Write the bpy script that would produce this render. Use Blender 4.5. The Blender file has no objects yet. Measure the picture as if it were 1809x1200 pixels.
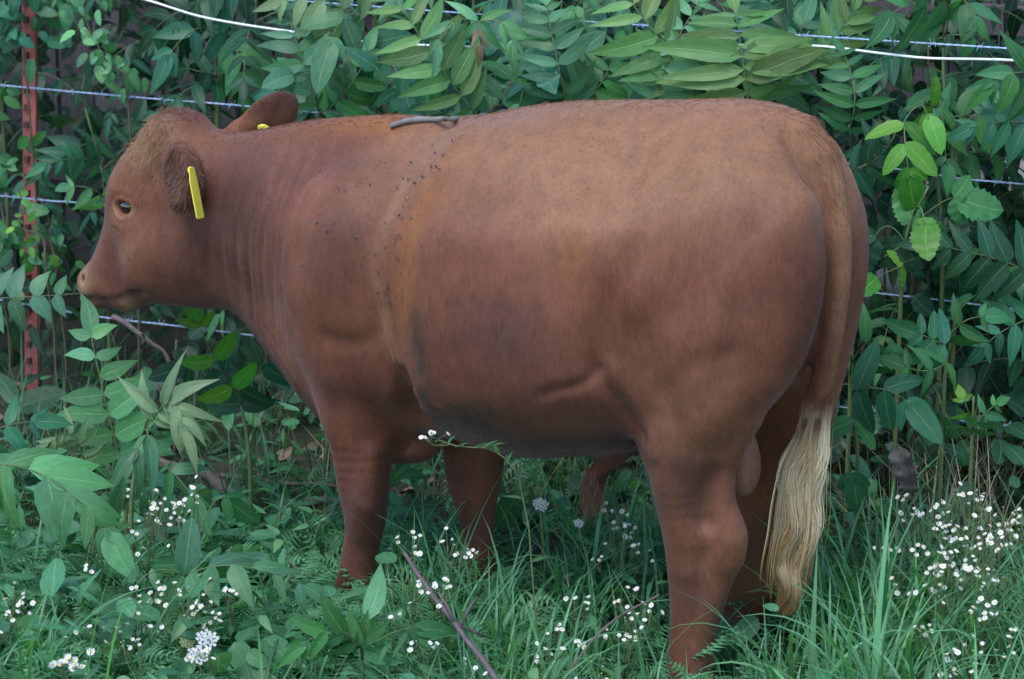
import bpy, math, random, time
import numpy as np
from mathutils import Vector, Matrix
from mathutils.bvhtree import BVHTree

T0 = time.time()
SC = bpy.context.scene
COL = SC.collection
R_ = math.radians

# ------------------------------------------------------------------ camera
CAM = np.array([0.0, -6.70, 2.54])
PITCH = R_(15.0)
FPX = 4900.0                       # focal length in photo pixels (1809 wide)
FWD = np.array([0.0, math.cos(PITCH), -math.sin(PITCH)])
UPV = np.array([0.0, math.sin(PITCH), math.cos(PITCH)])
RGT = np.array([1.0, 0.0, 0.0])
cd = bpy.data.cameras.new('camera')
cam = bpy.data.objects.new('camera', cd)
COL.objects.link(cam)
cam.location = CAM
cam.rotation_euler = (R_(90) - PITCH, 0, 0)
cd.sensor_width = 36.0
cd.lens = 36.0 * FPX / 1809.0
cd.clip_start = 0.1
cd.clip_end = 500
cd.dof.use_dof = True
cd.dof.focus_distance = 6.9
cd.dof.aperture_fstop = 5.0
SC.camera = cam

# ------------------------------------------------------------------ light
world = bpy.data.worlds.new('World')
SC.world = world
world.use_nodes = True
wn = world.node_tree.nodes
wl = world.node_tree.links
wn.clear()
sky = wn.new('ShaderNodeTexSky')
sky.sky_type = 'NISHITA'
sky.sun_disc = False
SUN_EL, SUN_AZ = R_(62), R_(215)
sky.sun_elevation = SUN_EL
sky.sun_rotation = SUN_AZ
sky.air_density = 1.0
sky.dust_density = 0.3
sky.ozone_density = 1.0
bg = wn.new('ShaderNodeBackground')
bg.inputs['Strength'].default_value = 0.13
wo = wn.new('ShaderNodeOutputWorld')
wl.new(sky.outputs[0], bg.inputs[0])
wl.new(bg.outputs[0], wo.inputs[0])

sd = bpy.data.lights.new('sun', 'SUN')
sd.energy = 1.2
sd.angle = R_(28)
sd.color = (1.0, 0.995, 0.97)
sun = bpy.data.objects.new('sun', sd)
COL.objects.link(sun)
# direction towards the sun (sky rotation is measured clockwise from +Y)
sv = Vector((math.sin(SUN_AZ) * math.cos(SUN_EL), math.cos(SUN_AZ) * math.cos(SUN_EL), math.sin(SUN_EL)))
sun.rotation_euler = sv.to_track_quat('Z', 'Y').to_euler()

SC.view_settings.view_transform = 'Standard'
SC.view_settings.look = 'None'
SC.view_settings.exposure = 1.42
SC.view_settings.gamma = 1.0
SC.view_settings.use_curve_mapping = False
SC.cycles.max_bounces = 8
SC.cycles.diffuse_bounces = 3
SC.cycles.glossy_bounces = 2
SC.cycles.transmission_bounces = 4
SC.cycles.transparent_max_bounces = 4
SC.cycles.use_denoising = True

# ------------------------------------------------------------------ where a point of the photograph stands
def ray(px, py):
    return FWD + RGT * ((px - 904.5) / FPX) + UPV * ((600 - py) / FPX)

def at(px, py, depth):
    return CAM + ray(px, py) * depth

def to_px(p):
    q = np.asarray(p) - CAM
    d = q @ FWD
    return 904.5 + FPX * (q @ RGT) / d, 600 - FPX * (q @ UPV) / d, d

def on_ground(px, py, z=0.0):
    r = ray(px, py)
    t = (z - CAM[2]) / r[2]
    return CAM + r * t

# ------------------------------------------------------------------ helpers
def link(o, parent=None):
    COL.objects.link(o)
    if parent is not None:
        o.parent = parent
    return o

def tag(o, label=None, cat=None, group=None, kind=None):
    if label: o['label'] = label
    if cat: o['category'] = cat
    if group: o['group'] = group
    if kind: o['kind'] = kind
    return o

def thing(name, label, cat, loc=(0, 0, 0), rz=0.0, group=None):
    o = bpy.data.objects.new(name, None)
    o.empty_display_size = 0.1
    link(o)
    o.location = loc
    o.rotation_euler = (0, 0, rz)
    return tag(o, label, cat, group)

def mesh_np(name, verts, faces, mats, smooth=True, uv=None, mat_idx=None):
    """verts (n,3), faces: (m,k) array or list of such arrays"""
    me = bpy.data.meshes.new(name)
    verts = np.asarray(verts, dtype=np.float32)
    fl = faces if isinstance(faces, list) else [faces]
    fl = [np.asarray(f, dtype=np.int32) for f in fl if len(f)]
    loops = np.concatenate([f.ravel() for f in fl])
    sizes = np.concatenate([np.full(len(f), f.shape[1], dtype=np.int32) for f in fl])
    starts = np.concatenate([[0], np.cumsum(sizes)[:-1]]).astype(np.int32)
    me.vertices.add(len(verts))
    me.vertices.foreach_set('co', verts.ravel())
    me.loops.add(len(loops))
    me.loops.foreach_set('vertex_index', loops)
    me.polygons.add(len(sizes))
    me.polygons.foreach_set('loop_start', starts)
    if mat_idx is not None:
        me.polygons.foreach_set('material_index', np.asarray(mat_idx, dtype=np.int32))
    me.polygons.foreach_set('use_smooth', np.full(len(sizes), smooth))
    if uv is not None:
        l = me.uv_layers.new(name='UVMap')
        l.data.foreach_set('uv', np.asarray(uv, dtype=np.float32)[loops].ravel())
    for m in (mats if isinstance(mats, (list, tuple)) else [mats]):
        me.materials.append(m)
    me.update()
    me.validate()
    return me

def obj(name, me, parent=None):
    return link(bpy.data.objects.new(name, me), parent)

def unit(v):
    v = np.asarray(v, dtype=float)
    return v / (np.linalg.norm(v) + 1e-9)

def bez(p0, p1, p2, n):
    t = np.linspace(0, 1, n)[:, None]
    p0, p1, p2 = map(np.asarray, (p0, p1, p2))
    c = 2 * p1 - 0.5 * (p0 + p2)          # goes through p1
    return (1 - t) ** 2 * p0 + 2 * t * (1 - t) * c + t ** 2 * p2

def smooth_path(pts, n):
    """Catmull-Rom through pts"""
    P = np.asarray(pts, dtype=float)
    P = np.vstack([2 * P[0] - P[1], P, 2 * P[-1] - P[-2]])
    m = len(P) - 3
    out = []
    for t in np.linspace(0, m - 1e-6, n):
        i = int(t); u = t - i
        a, b, c, d = P[i:i + 4]
        out.append(0.5 * (2 * b + (c - a) * u + (2 * a - 5 * b + 4 * c - d) * u * u + (3 * b - a - 3 * c + d) * u ** 3))
    return np.array(out)

def tube_geo(path, rad, sides=6, caps=True):
    path = np.asarray(path, dtype=float)
    n = len(path)
    rad = np.broadcast_to(np.asarray(rad, dtype=float), (n,))
    tan = np.gradient(path, axis=0)
    tan /= np.linalg.norm(tan, axis=1)[:, None] + 1e-9
    ref = np.array([0.0, 0, 1]) if abs(tan[0][2]) < 0.9 else np.array([1.0, 0, 0])
    u = unit(np.cross(tan[0], ref))
    V = []
    for i in range(n):
        u = unit(u - tan[i] * (u @ tan[i]))
        w = np.cross(tan[i], u)
        a = np.arange(sides) * 2 * math.pi / sides
        V.append(path[i] + rad[i] * (np.cos(a)[:, None] * u + np.sin(a)[:, None] * w))
    V = np.concatenate(V)
    i, j = np.meshgrid(np.arange(n - 1), np.arange(sides), indexing='ij')
    a = (i * sides + j).ravel(); b = (i * sides + (j + 1) % sides).ravel()
    Fq = np.stack([a, b, b + sides, a + sides], 1)
    Ft = []
    if caps:
        V = np.vstack([V, path[0], path[-1]])
        k = n * sides
        for j in range(sides):
            Ft.append((k, (j + 1) % sides, j))
            Ft.append((k + 1, (n - 1) * sides + j, (n - 1) * sides + (j + 1) % sides))
    return V, Fq, np.array(Ft, dtype=np.int32).reshape(-1, 3)

class Geo:
    """collects pieces into one mesh"""
    def __init__(s):
        s.V = []; s.Q = []; s.T = []; s.UV = []; s.n = 0; s.qm = []; s.tm = []
    def add(s, V, Q=None, T=None, uv=None, m=0):
        V = np.asarray(V)
        s.V.append(V)
        if Q is not None and len(Q):
            s.Q.append(np.asarray(Q) + s.n); s.qm.append(np.full(len(Q), m))
        if T is not None and len(T):
            s.T.append(np.asarray(T) + s.n); s.tm.append(np.full(len(T), m))
        s.UV.append(np.zeros((len(V), 2)) if uv is None else np.asarray(uv))
        s.n += len(V)
    def tube(s, path, rad, sides=6, m=0):
        V, Q, T = tube_geo(path, rad, sides); s.add(V, Q, T, m=m)
    def mesh(s, name, mats, smooth=True):
        fl = []; mi = []
        if s.Q: fl.append(np.concatenate(s.Q)); mi.append(np.concatenate(s.qm))
        if s.T: fl.append(np.concatenate(s.T)); mi.append(np.concatenate(s.tm))
        return mesh_np(name, np.concatenate(s.V), fl, mats, smooth, np.concatenate(s.UV), np.concatenate(mi))

# ------------------------------------------------------------------ node helper
class NT:
    def __init__(s, name):
        s.mat = bpy.data.materials.new(name)
        s.mat.use_nodes = True
        s.t = s.mat.node_tree
        s.t.nodes.clear()
        s.out = s.t.nodes.new('ShaderNodeOutputMaterial')
    def n(s, typ, ins=None, **props):
        nd = s.t.nodes.new('ShaderNode' + typ)
        for k, v in props.items():
            setattr(nd, k, v)
        for k, v in (ins or {}).items():
            sock = nd.inputs[k]
            if isinstance(v, bpy.types.NodeSocket):
                s.t.links.new(v, sock)
            else:
                if getattr(sock, 'type', '') == 'RGBA' and hasattr(v, '__len__') and len(v) == 3:
                    v = (*v, 1.0)
                sock.default_value = v
        return nd
    def noise(s, scale, detail=3, vec=None, rough=0.55, dist=0.0):
        ins = {'Scale': scale, 'Detail': detail, 'Roughness': rough, 'Distortion': dist}
        if vec is not None: ins['Vector'] = vec
        return s.n('TexNoise', ins).outputs[0]
    def math(s, op, a, b=0.0, clamp=False):
        return s.n('Math', {0: a, 1: b}, operation=op, use_clamp=clamp).outputs[0]
    def mix(s, f, a, b, mode='MIX'):
        nd = s.n('Mix', {0: f, 6: a, 7: b}, data_type='RGBA', blend_type=mode)
        return nd.outputs[2]
    def ramp(s, f, lo, hi, a=0.0, b=1.0):
        return s.n('MapRange', {0: f, 1: lo, 2: hi, 3: a, 4: b}).outputs[0]
    def coord(s, which='Object'):
        return s.n('TexCoord').outputs[which]
    def mapping(s, v, scale=(1, 1, 1), rot=(0, 0, 0), loc=(0, 0, 0)):
        return s.n('Mapping', {'Vector': v, 'Scale': scale, 'Rotation': rot, 'Location': loc}).outputs[0]
    def bump(s, h, strength=0.3, dist=0.01, normal=None):
        ins = {'Height': h, 'Strength': strength, 'Distance': dist}
        if normal is not None: ins['Normal'] = normal
        return s.n('Bump', ins).outputs[0]
    def attr(s, name):
        return s.n('Attribute', attribute_name=name).outputs['Fac']
    def bsdf(s, **k):
        ins = {}
        for a, b in k.items():
            ins[a.replace('_', ' ')] = b
        return s.n('BsdfPrincipled', ins).outputs[0]
    def done(s, sh):
        s.t.links.new(sh, s.out.inputs['Surface'])
        return s.mat

def simple_mat(name, c1, c2, scale=8, rough=0.7, bump=0.2, bscale=60, metallic=0.0):
    t = NT(name)
    v = t.coord('Object')
    col = t.mix(t.ramp(t.noise(scale, 5, v), 0.3, 0.7), c1, c2)
    nb = t.bump(t.noise(bscale, 4, v), bump, 0.004)
    return t.done(t.bsdf(Base_Color=col, Roughness=rough, Normal=nb, Metallic=metallic))

# ================================================================== BULL
YAW = R_(27)
B_ANG = math.pi - YAW
BX = np.array([-math.cos(YAW), math.sin(YAW), 0.0])       # forward
BY = np.array([-math.sin(YAW), -math.cos(YAW), 0.0])      # the bull's left, towards the camera
B0 = at(1000, 1130, 7.0); B0[2] = 0.0

def bl(px, py, lat=0.0):
    """point of the vertical plane 'lat' metres left of the bull's midplane, in the bull's own frame (x forward, y left, z up)"""
    r = ray(px, py)
    t = (lat - (CAM - B0) @ BY) / (r @ BY)
    p = CAM + r * t - B0
    return np.array([p @ BX, lat, p[2]])

def pxm(px, py, lat=0.0):
    r = ray(px, py)
    t = (lat - (CAM - B0) @ BY) / (r @ BY)
    return t / FPX                                         # metres per photo pixel there

H = 0.0065
LO = np.array([-0.98, -0.56, -0.03])
HI = np.array([1.62, 0.56, 1.50])
NG = np.ceil((HI - LO) / H).astype(int) + 1
gx = (LO[0] + H * np.arange(NG[0])).astype(np.float32)
gy = (LO[1] + H * np.arange(NG[1])).astype(np.float32)
gz_ = (LO[2] + H * np.arange(NG[2])).astype(np.float32)
FLD = np.full(NG, 1.0, dtype=np.float32)

def smin_into(sl, d, k, sub=False):
    a = FLD[sl]
    if sub:
        # smooth subtraction: max(a, -d)
        d = -d
        h = np.maximum(k - np.abs(a - d), 0) / k
        FLD[sl] = np.maximum(a, d) + h * h * k * 0.25
    else:
        h = np.maximum(k - np.abs(a - d), 0) / k
        FLD[sl] = np.minimum(a, d) - h * h * k * 0.25

def box_slice(lo, hi):
    i0 = np.clip(np.floor((np.asarray(lo) - LO) / H).astype(int), 0, NG - 2)
    i1 = np.clip(np.ceil((np.asarray(hi) - LO) / H).astype(int) + 1, 1, NG)
    i1 = np.maximum(i1, i0 + 1)
    return tuple(slice(a, b) for a, b in zip(i0, i1))

def poly_dist(P, X, Z):
    """signed distance (inside positive) of the points X,Z to polygon P"""
    d = np.full(X.shape, 1e9, dtype=np.float32)
    inside = np.zeros(X.shape, dtype=bool)
    n = len(P)
    for i in range(n):
        a = P[i]; b = P[(i + 1) % n]
        e = b - a
        wx = X - a[0]; wz = Z - a[1]
        t = np.clip((wx * e[0] + wz * e[1]) / (e @ e + 1e-12), 0, 1)
        d = np.minimum(d, np.hypot(wx - e[0] * t, wz - e[1] * t))
        c = ((a[1] > Z) != (b[1] > Z)) & (X < (b[0] - a[0]) * (Z - a[1]) / (b[1] - a[1] + 1e-12) + a[0])
        inside ^= c
    return np.where(inside, d, -d)

def blur(A, s):
    r = int(3 * s) + 1
    k = np.exp(-0.5 * (np.arange(-r, r + 1) / s) ** 2); k /= k.sum()
    A = np.pad(A, r, mode='edge')
    A = np.apply_along_axis(lambda v: np.convolve(v, k, mode='valid'), 0, A)
    return np.apply_along_axis(lambda v: np.convolve(v, k, mode='valid'), 1, A)

def field2(ctrl, X, Z, sig):
    """smooth map of values given at control points (x, z, value...)"""
    num = 0; den = 0
    for x, z, v in ctrl:
        w = np.exp(-((X - x) ** 2 + (Z - z) ** 2) / (2 * sig * sig)) + 1e-6 / (((X - x) ** 2 + (Z - z) ** 2) + 0.02)
        num = num + w * v; den = den + w
    return (num / den).astype(np.float32)

def inflate(poly_px, wctrl, rctrl, k, sig=0.11, latf=None, pblur=2.0, closed_n=4):
    """silhouette inflated sideways. poly_px: (px,py,lat); wctrl: (px,py,lat,w); rctrl the same; latf(Z): centre lateral offset"""
    P3 = np.array([bl(*p) for p in poly_px])
    P = P3[:, [0, 2]]
    # round the polygon corners: closed Catmull-Rom
    Q = []
    n = len(P)
    for i in range(n):
        a, b, c, d = P[i - 1], P[i], P[(i + 1) % n], P[(i + 2) % n]
        for u in np.arange(closed_n) / closed_n:
            Q.append(0.5 * (2 * b + (c - a) * u + (2 * a - 5 * b + 4 * c - d) * u * u + (3 * b - a - 3 * c + d) * u ** 3))
    P = np.array(Q)
    wc = [(*bl(a, b, l)[[0, 2]], w) for a, b, l, w in wctrl]
    rc = [(*bl(a, b, l)[[0, 2]], w) for a, b, l, w in rctrl]
    pad = 0.06
    wmax = max(w for *_, w in wctrl)
    lats = P3[:, 1]
    lo = (P[:, 0].min() - pad, lats.min() - wmax - pad, P[:, 1].min() - pad)
    hi = (P[:, 0].max() + pad, lats.max() + wmax + pad, P[:, 1].max() + pad)
    sl = box_slice(lo, hi)
    X, Z = np.meshgrid(gx[sl[0]], gz_[sl[2]], indexing='ij')
    d2 = poly_dist(P, X, Z)
    d2 = blur(d2, pblur).astype(np.float32)
    Wm = field2(wc, X, Z, sig)
    Rm = field2(rc, X, Z, sig)
    u = np.maximum(1 - d2 / Rm, 0).astype(np.float32)
    km = np.minimum(Wm, Rm)
    lat0 = np.zeros_like(Z) if latf is None else latf(Z)
    Y = gy[sl[1]]
    v = (Y[None, :, None] - lat0[:, None, :]) / Wm[:, None, :]
    f = (np.sqrt(u[:, None, :] ** 2 + v * v) - 1) * km[:, None, :]
    smin_into(sl, f.astype(np.float32), k)

def chain(pts, k, flat=1.0, sub=False):
    """round cones through pts (x,y,z,r) in the bull frame, joined sharply with each other then blended in once"""
    pts = np.asarray(pts, dtype=np.float32)
    pad = pts[:, 3].max() + k + 0.02
    sl = box_slice(pts[:, :3].min(0) - pad, pts[:, :3].max(0) + pad)
    X = gx[sl[0]][:, None, None]; Y = gy[sl[1]][None, :, None]; Z = gz_[sl[2]][None, None, :]
    D = None
    for a, b in zip(pts[:-1], pts[1:]):
        e = b[:3] - a[:3]
        L2 = e @ e + 1e-9
        t = np.clip(((X - a[0]) * e[0] + (Y - a[1]) * e[1] + (Z - a[2]) * e[2]) / L2, 0, 1)
        d = np.sqrt((X - a[0] - e[0] * t) ** 2 + (Y - a[1] - e[1] * t) ** 2 + (Z - a[2] - e[2] * t) ** 2) - (a[3] + (b[3] - a[3]) * t)
        D = d if D is None else np.minimum(D, d)
    smin_into(sl, D.astype(np.float32), k, sub)

def ellip(c, r, k, axes=None, sub=False):
    """ellipsoid; axes: 3 unit rows"""
    c = np.asarray(c, dtype=np.float32)
    pad = max(r) + k + 0.02
    sl = box_slice(c - pad, c + pad)
    X = gx[sl[0]][:, None, None] - c[0]; Y = gy[sl[1]][None, :, None] - c[1]; Z = gz_[sl[2]][None, None, :] - c[2]
    A = np.eye(3) if axes is None else np.asarray(axes)
    q = 0; q2 = 0
    for i in range(3):
        p = X * A[i][0] + Y * A[i][1] + Z * A[i][2]
        q = q + (p / r[i]) ** 2
        q2 = q2 + (p / r[i] ** 2) ** 2
    k0 = np.sqrt(q); k1 = np.sqrt(q2) + 1e-6
    smin_into(sl, (k0 * (k0 - 1) / k1).astype(np.float32), k, sub)

def chain_px(pts, k, flat=1.0, sub=False):
    """pts: (px,py,lat,half width in photo px)"""
    chain([(*bl(a, b, l), h * pxm(a, b, l)) for a, b, l, h in pts], k, flat, sub)

# ---- trunk, neck and head in one silhouette
z0 = lambda L: [(a, b, 0.0) for a, b in L]
w0 = lambda L: [(a, b, 0.0, w) for a, b, w in L]
BODY = z0([(149, 507), (143, 488), (152, 471), (167, 456), (178, 432), (187, 405), (194, 380), (195, 350), (198, 322), (208, 296),
           (226, 268), (246, 250), (262, 236), (272, 216), (290, 200), (314, 195), (338, 200), (354, 214), (372, 229), (405, 236),
           (455, 229), (520, 217), (600, 208), (700, 206), (770, 212), (850, 208), (930, 192), (1000, 183), (1075, 180), (1200, 180),
           (1300, 178), (1375, 190), (1420, 218), (1446, 280), (1456, 400), (1452, 520), (1436, 620), (1390, 690), (1320, 728),
           (1240, 760), (1150, 786), (1050, 800), (950, 801), (880, 785), (810, 772), (730, 780), (660, 775), (605, 745),
           (572, 715), (545, 685), (515, 642), (478, 598), (444, 560), (415, 546), (370, 547), (300, 540), (268, 538), (250, 546),
           (232, 552), (216, 549), (206, 541), (194, 546), (173, 543), (157, 529)])
BW = w0([(160, 500, .068), (175, 460, .058), (190, 510, .074), (215, 520, .06), (235, 540, .042), (200, 420, .066), (230, 470, .075),
         (212, 350, .088), (235, 400, .098), (240, 300, .10), (280, 260, .10), (312, 205, .07), (300, 330, .125), (290, 430, .108), (320, 500, .085),
         (360, 530, .075), (360, 400, .125), (380, 270, .12),
         (430, 270, .12), (440, 400, .145), (430, 510, .11), (530, 250, .13), (530, 420, .19), (520, 580, .14), (620, 240, .12), (630, 400, .24),
         (630, 560, .25), (620, 700, .16), (760, 240, .18), (760, 420, .29), (760, 600, .30), (740, 740, .19),
         (950, 220, .24), (950, 450, .35), (950, 640, .36), (950, 760, .26), (1150, 210, .24), (1150, 420, .35), (1150, 620, .35),
         (1150, 740, .25), (1300, 210, .22), (1300, 400, .29), (1300, 600, .26), (1400, 240, .15), (1400, 400, .21), (1430, 500, .16)])
BR = w0([(160, 500, .05), (200, 420, .07), (215, 530, .05), (240, 300, .08), (300, 330, .12), (300, 430, .11), (330, 520, .08), (312, 210, .05), (440, 300, .13),
         (440, 430, .14), (440, 530, .09), (540, 300, .16), (540, 420, .2), (530, 580, .12), (640, 300, .2), (640, 450, .26), (620, 700, .14), (760, 300, .24),
         (760, 480, .3), (760, 720, .2), (950, 300, .28), (950, 480, .34), (950, 700, .26), (1150, 300, .28), (1150, 480, .34), (1150, 700, .25),
         (1300, 300, .24), (1300, 480, .3), (1400, 300, .14), (1420, 480, .16), (1380, 640, .14)])
inflate(BODY, BW, BR, 0.01, sig=0.085, pblur=2.0)

# ---- limbs
def lat_at(pairs):
    zs, ls = zip(*pairs)
    return lambda Z: np.interp(Z, zs, ls).astype(np.float32)

# near hind leg
L_ = [(0.0, .17), (0.35, .17), (0.6, .19), (0.8, .175), (1.2, .15)]
near = lambda L: [(a, b, np.interp(1.28 - b / 1230 * 1.28 + 0.0, *zip(*L_))) for a, b in L]
NH = near([(1150, 470), (1105, 540), (1090, 605), (1108, 670), (1140, 740), (1150, 800), (1160, 870), (1174, 940), (1183, 1010), (1187, 1080),
           (1184, 1140), (1176, 1190), (1166, 1240), (1160, 1262), (1262, 1262), (1264, 1225), (1262, 1170), (1268, 1120), (1284, 1060), (1304, 1005), (1313, 958), (1298, 905),
           (1286, 860), (1295, 800), (1336, 745), (1392, 680), (1425, 600), (1440, 480), (1432, 360), (1380, 320), (1280, 320), (1200, 390)])
nw = lambda L: [(a, b, np.interp(1.28 - b / 1230 * 1.28, *zip(*L_)), w) for a, b, w in L]
inflate(NH, nw([(1300, 350, .09), (1200, 480, .11), (1400, 480, .13), (1130, 600, .075), (1250, 600, .145), (1390, 600, .135), (1180, 720, .10), (1300, 700, .12),
                (1220, 820, .085), (1240, 900, .062), (1210, 960, .055), (1300, 960, .042), (1235, 1040, .05), (1230, 1120, .045), (1215, 1190, .055), (1210, 1250, .062)]),
        nw([(1300, 350, .16), (1250, 480, .2), (1400, 500, .16), (1120, 600, .07), (1260, 620, .18), (1200, 730, .12), (1300, 740, .10), (1225, 830, .09), (1240, 900, .085),
            (1240, 960, .085), (1235, 1040, .06), (1225, 1120, .052), (1215, 1240, .065)]), 0.06, sig=0.06,
        latf=lat_at(L_))
# far hind leg
Lf = [(0.0, -.17), (0.35, -.17), (0.6, -.18), (0.8, -.165), (1.2, -.14)]
fa = lambda L: [(a, b, np.interp(1.28 - b / 1210 * 1.28, *zip(*Lf))) for a, b in L]
fw = lambda L: [(a, b, np.interp(1.28 - b / 1210 * 1.28, *zip(*Lf)), w) for a, b, w in L]
FH = fa([(1460, 240), (1492, 285), (1512, 330), (1528, 390), (1532, 455), (1524, 525), (1505, 620), (1482, 700), (1462, 770), (1446, 840), (1436, 900), (1425, 955), (1405, 1005),
         (1372, 1060), (1350, 1105), (1340, 1150), (1338, 1190), (1344, 1232), (1236, 1232), (1246, 1180), (1262, 1120), (1282, 1050), (1292, 985), (1296, 900), (1290, 820), (1260, 720), (1240, 600), (1250, 450),
         (1330, 300), (1400, 240)])
inflate(FH, fw([(1420, 300, .12), (1460, 450, .15), (1330, 480, .15), (1440, 600, .13), (1300, 620, .13), (1380, 720, .10), (1370, 830, .075), (1365, 900, .06), (1370, 960, .05), (1320, 1040, .047),
                (1305, 1120, .043), (1295, 1220, .06)]),
        fw([(1420, 300, .13), (1400, 480, .18), (1400, 600, .16), (1370, 720, .12), (1370, 830, .085), (1365, 930, .08), (1330, 1030, .06), (1300, 1120, .052), (1295, 1220, .065)]),
        0.035, sig=0.07, latf=lat_at(Lf))
# near fore leg with the shoulder
Ln = [(0.0, .14), (0.45, .155), (0.75, .18), (1.2, .17)]
n2 = lambda L: [(a, b, np.interp(1.28 - b / 1095 * 1.28, *zip(*Ln))) for a, b in L]
n2w = lambda L: [(a, b, np.interp(1.28 - b / 1095 * 1.28, *zip(*Ln)), w) for a, b, w in L]
NF = n2([(600, 380), (548, 440), (538, 500), (556, 570), (562, 620), (566, 680), (578, 740), (592, 800), (603, 860), (611, 910), (609, 960), (604, 1005), (594, 1040), (586, 1070), (580, 1100),
         (668, 1100), (672, 1062), (664, 1030), (664, 1000), (672, 950), (680, 900), (686, 850), (689, 790), (690, 730), (694, 670), (694, 620), (720, 520), (730, 430), (680, 370)])
inflate(NF, n2w([(640, 420, .105), (630, 520, .12), (630, 620, .105), (630, 720, .08), (642, 800, .062), (648, 880, .058), (642, 950, .042), (635, 1010, .042), (628, 1050, .05), (622, 1090, .055)]),
        n2w([(640, 440, .14), (630, 540, .12), (630, 640, .09), (634, 740, .075), (642, 820, .06), (648, 880, .055), (640, 950, .045), (634, 1010, .045), (626, 1080, .058)]), 0.05, sig=0.06, latf=lat_at(Ln))
# far fore leg
Lg = [(0.0, -.15), (1.2, -.17)]
f2 = lambda L: [(a, b, -.15) for a, b in L]
f2w = lambda L: [(a, b, -.15, w) for a, b, w in L]
FF = f2([(780, 560), (760, 660), (776, 740), (788, 790), (790, 830), (800, 872), (814, 912), (821, 955), (820, 985), (812, 1015), (806, 1045), (800, 1070), (892, 1070), (886, 1038), (877, 1005), (871, 960),
         (870, 915), (880, 870), (888, 820), (892, 760), (900, 680), (900, 580)])
inflate(FF, f2w([(830, 600, .09), (835, 720, .075), (840, 800, .062), (843, 870, .052), (845, 940, .04), (845, 1000, .042), (845, 1060, .055)]),
        f2w([(830, 600, .1), (835, 720, .085), (840, 800, .065), (843, 870, .05), (845, 940, .036), (845, 1000, .042), (845, 1060, .058)]), 0.04, sig=0.06, latf=lambda Z: np.full_like(Z, -.15))

# ---- muscle masses
ellip(bl(620, 470, .17), (.17, .10, .24), .10)                    # shoulder
ellip(bl(890, 470, .17), (.30, .17, .31), .12)         # rib barrel
ellip(bl(940, 600, .17), (.30, .18, .22), .12)
ellip(bl(1265, 480, .13), (.20, .16, .27), .10)                   # thigh
ellip(bl(715, 780, .03), (.10, .07, .055), .04)                   # brisket
# flank fold between belly and thigh
chain_px([(1080, 600, .235, 14), (1105, 660, .235, 16), (1135, 730, .22, 15), (1155, 800, .2, 14)], .05)
# sheath
chain_px([(1085, 785, 0, 34), (1068, 820, 0, 21), (1056, 845, 0, 14)], .03)
# near elbow fold and dewlap
chain_px([(700, 700, .06, 40), (700, 770, .04, 30)], .05)
chain_px([(440, 548, 0, 16), (500, 622, 0, 22), (552, 690, 0, 26), (600, 745, 0, 26)], .05)
chain_px([(714, 665, .30, 8), (724, 700, .27, 14), (731, 745, .22, 20)], .05, sub=True)
# scrotum
ellip(bl(1316, 826, .0), (.038, .045, .074), .012)
chain_px([(1300, 690, 0, 40), (1312, 750, 0, 22), (1316, 800, 0, 18)], .02)
# tendons and bones of the legs
chain_px([(1318, 745, .20, 22), (1282, 820, .20, 19), (1276, 890, .195, 17), (1286, 945, .185, 24), (1282, 985, .18, 22)], .04)
chain_px([(1190, 760, .25, 20), (1196, 840, .235, 20), (1205, 900, .215, 22), (1215, 950, .205, 26), (1222, 1000, .20, 18)], .04)
chain_px([(655, 800, .20, 14), (650, 850, .195, 20), (646, 890, .195, 22), (640, 940, .175, 14)], .03)
# hip bone and pin bone
# tail
chain_px([(1375, 222, 0, 32), (1412, 240, 0, 40), (1443, 280, 0, 40), (1462, 335, 0, 35), (1474, 410, 0, 32), (1476, 500, 0, 30), (1468, 580, 0, 29), (1457, 650, 0, 27),
          (1449, 690, 0, 24), (1442, 722, 0, 15), (1438, 745, 0, 8)], .016)
chain_px([(1392, 236, .075, 7), (1404, 262, .085, 10), (1424, 310, .085, 9), (1440, 380, .075, 8), (1446, 460, .065, 6)], .022, sub=True)
chain_px([(1505, 315, -.055, 7), (1516, 390, -.058, 9), (1517, 480, -.058, 9), (1506, 580, -.056, 9), (1490, 660, -.05, 9), (1478, 710, -.045, 9)], .015, sub=True)
# face: brow, cheek bone, jaw, nostril rim
chain_px([(212, 338, .075, 14), (232, 342, .085, 13), (250, 356, .088, 9)], .02)
chain_px([(232, 400, .080, 16), (245, 440, .078, 20), (252, 480, .066, 20)], .07)
ellip(bl(315, 440, .07), (.10, .05, .085), .05)
ellip(bl(172, 500, .042), (.035, .03, .035), .02)
ellip(bl(172, 500, -.042), (.035, .03, .035), .02)
# eye sockets
EYE = bl(223, 366, .088)
for s in (1, -1):
    e = EYE * np.array([1, s, 1])
    ellip(e + np.array([0, s * .012, 0]), (.027, .018, .019), .012, sub=True)
# nostril and mouth
for s in (1, -1):
    ellip(bl(157, 494, .048) * np.array([1, s, 1]), (.022, .016, .013), .008, sub=True)
    m = [bl(160, 528, .05), bl(186, 536, .062), bl(218, 528, .068), bl(250, 517, .072)]
    chain([(p[0], s * w, p[2], .013) for i, (p, w) in enumerate(zip(m, (.05, .066, .07, .068)))], .008, sub=True)
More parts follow.
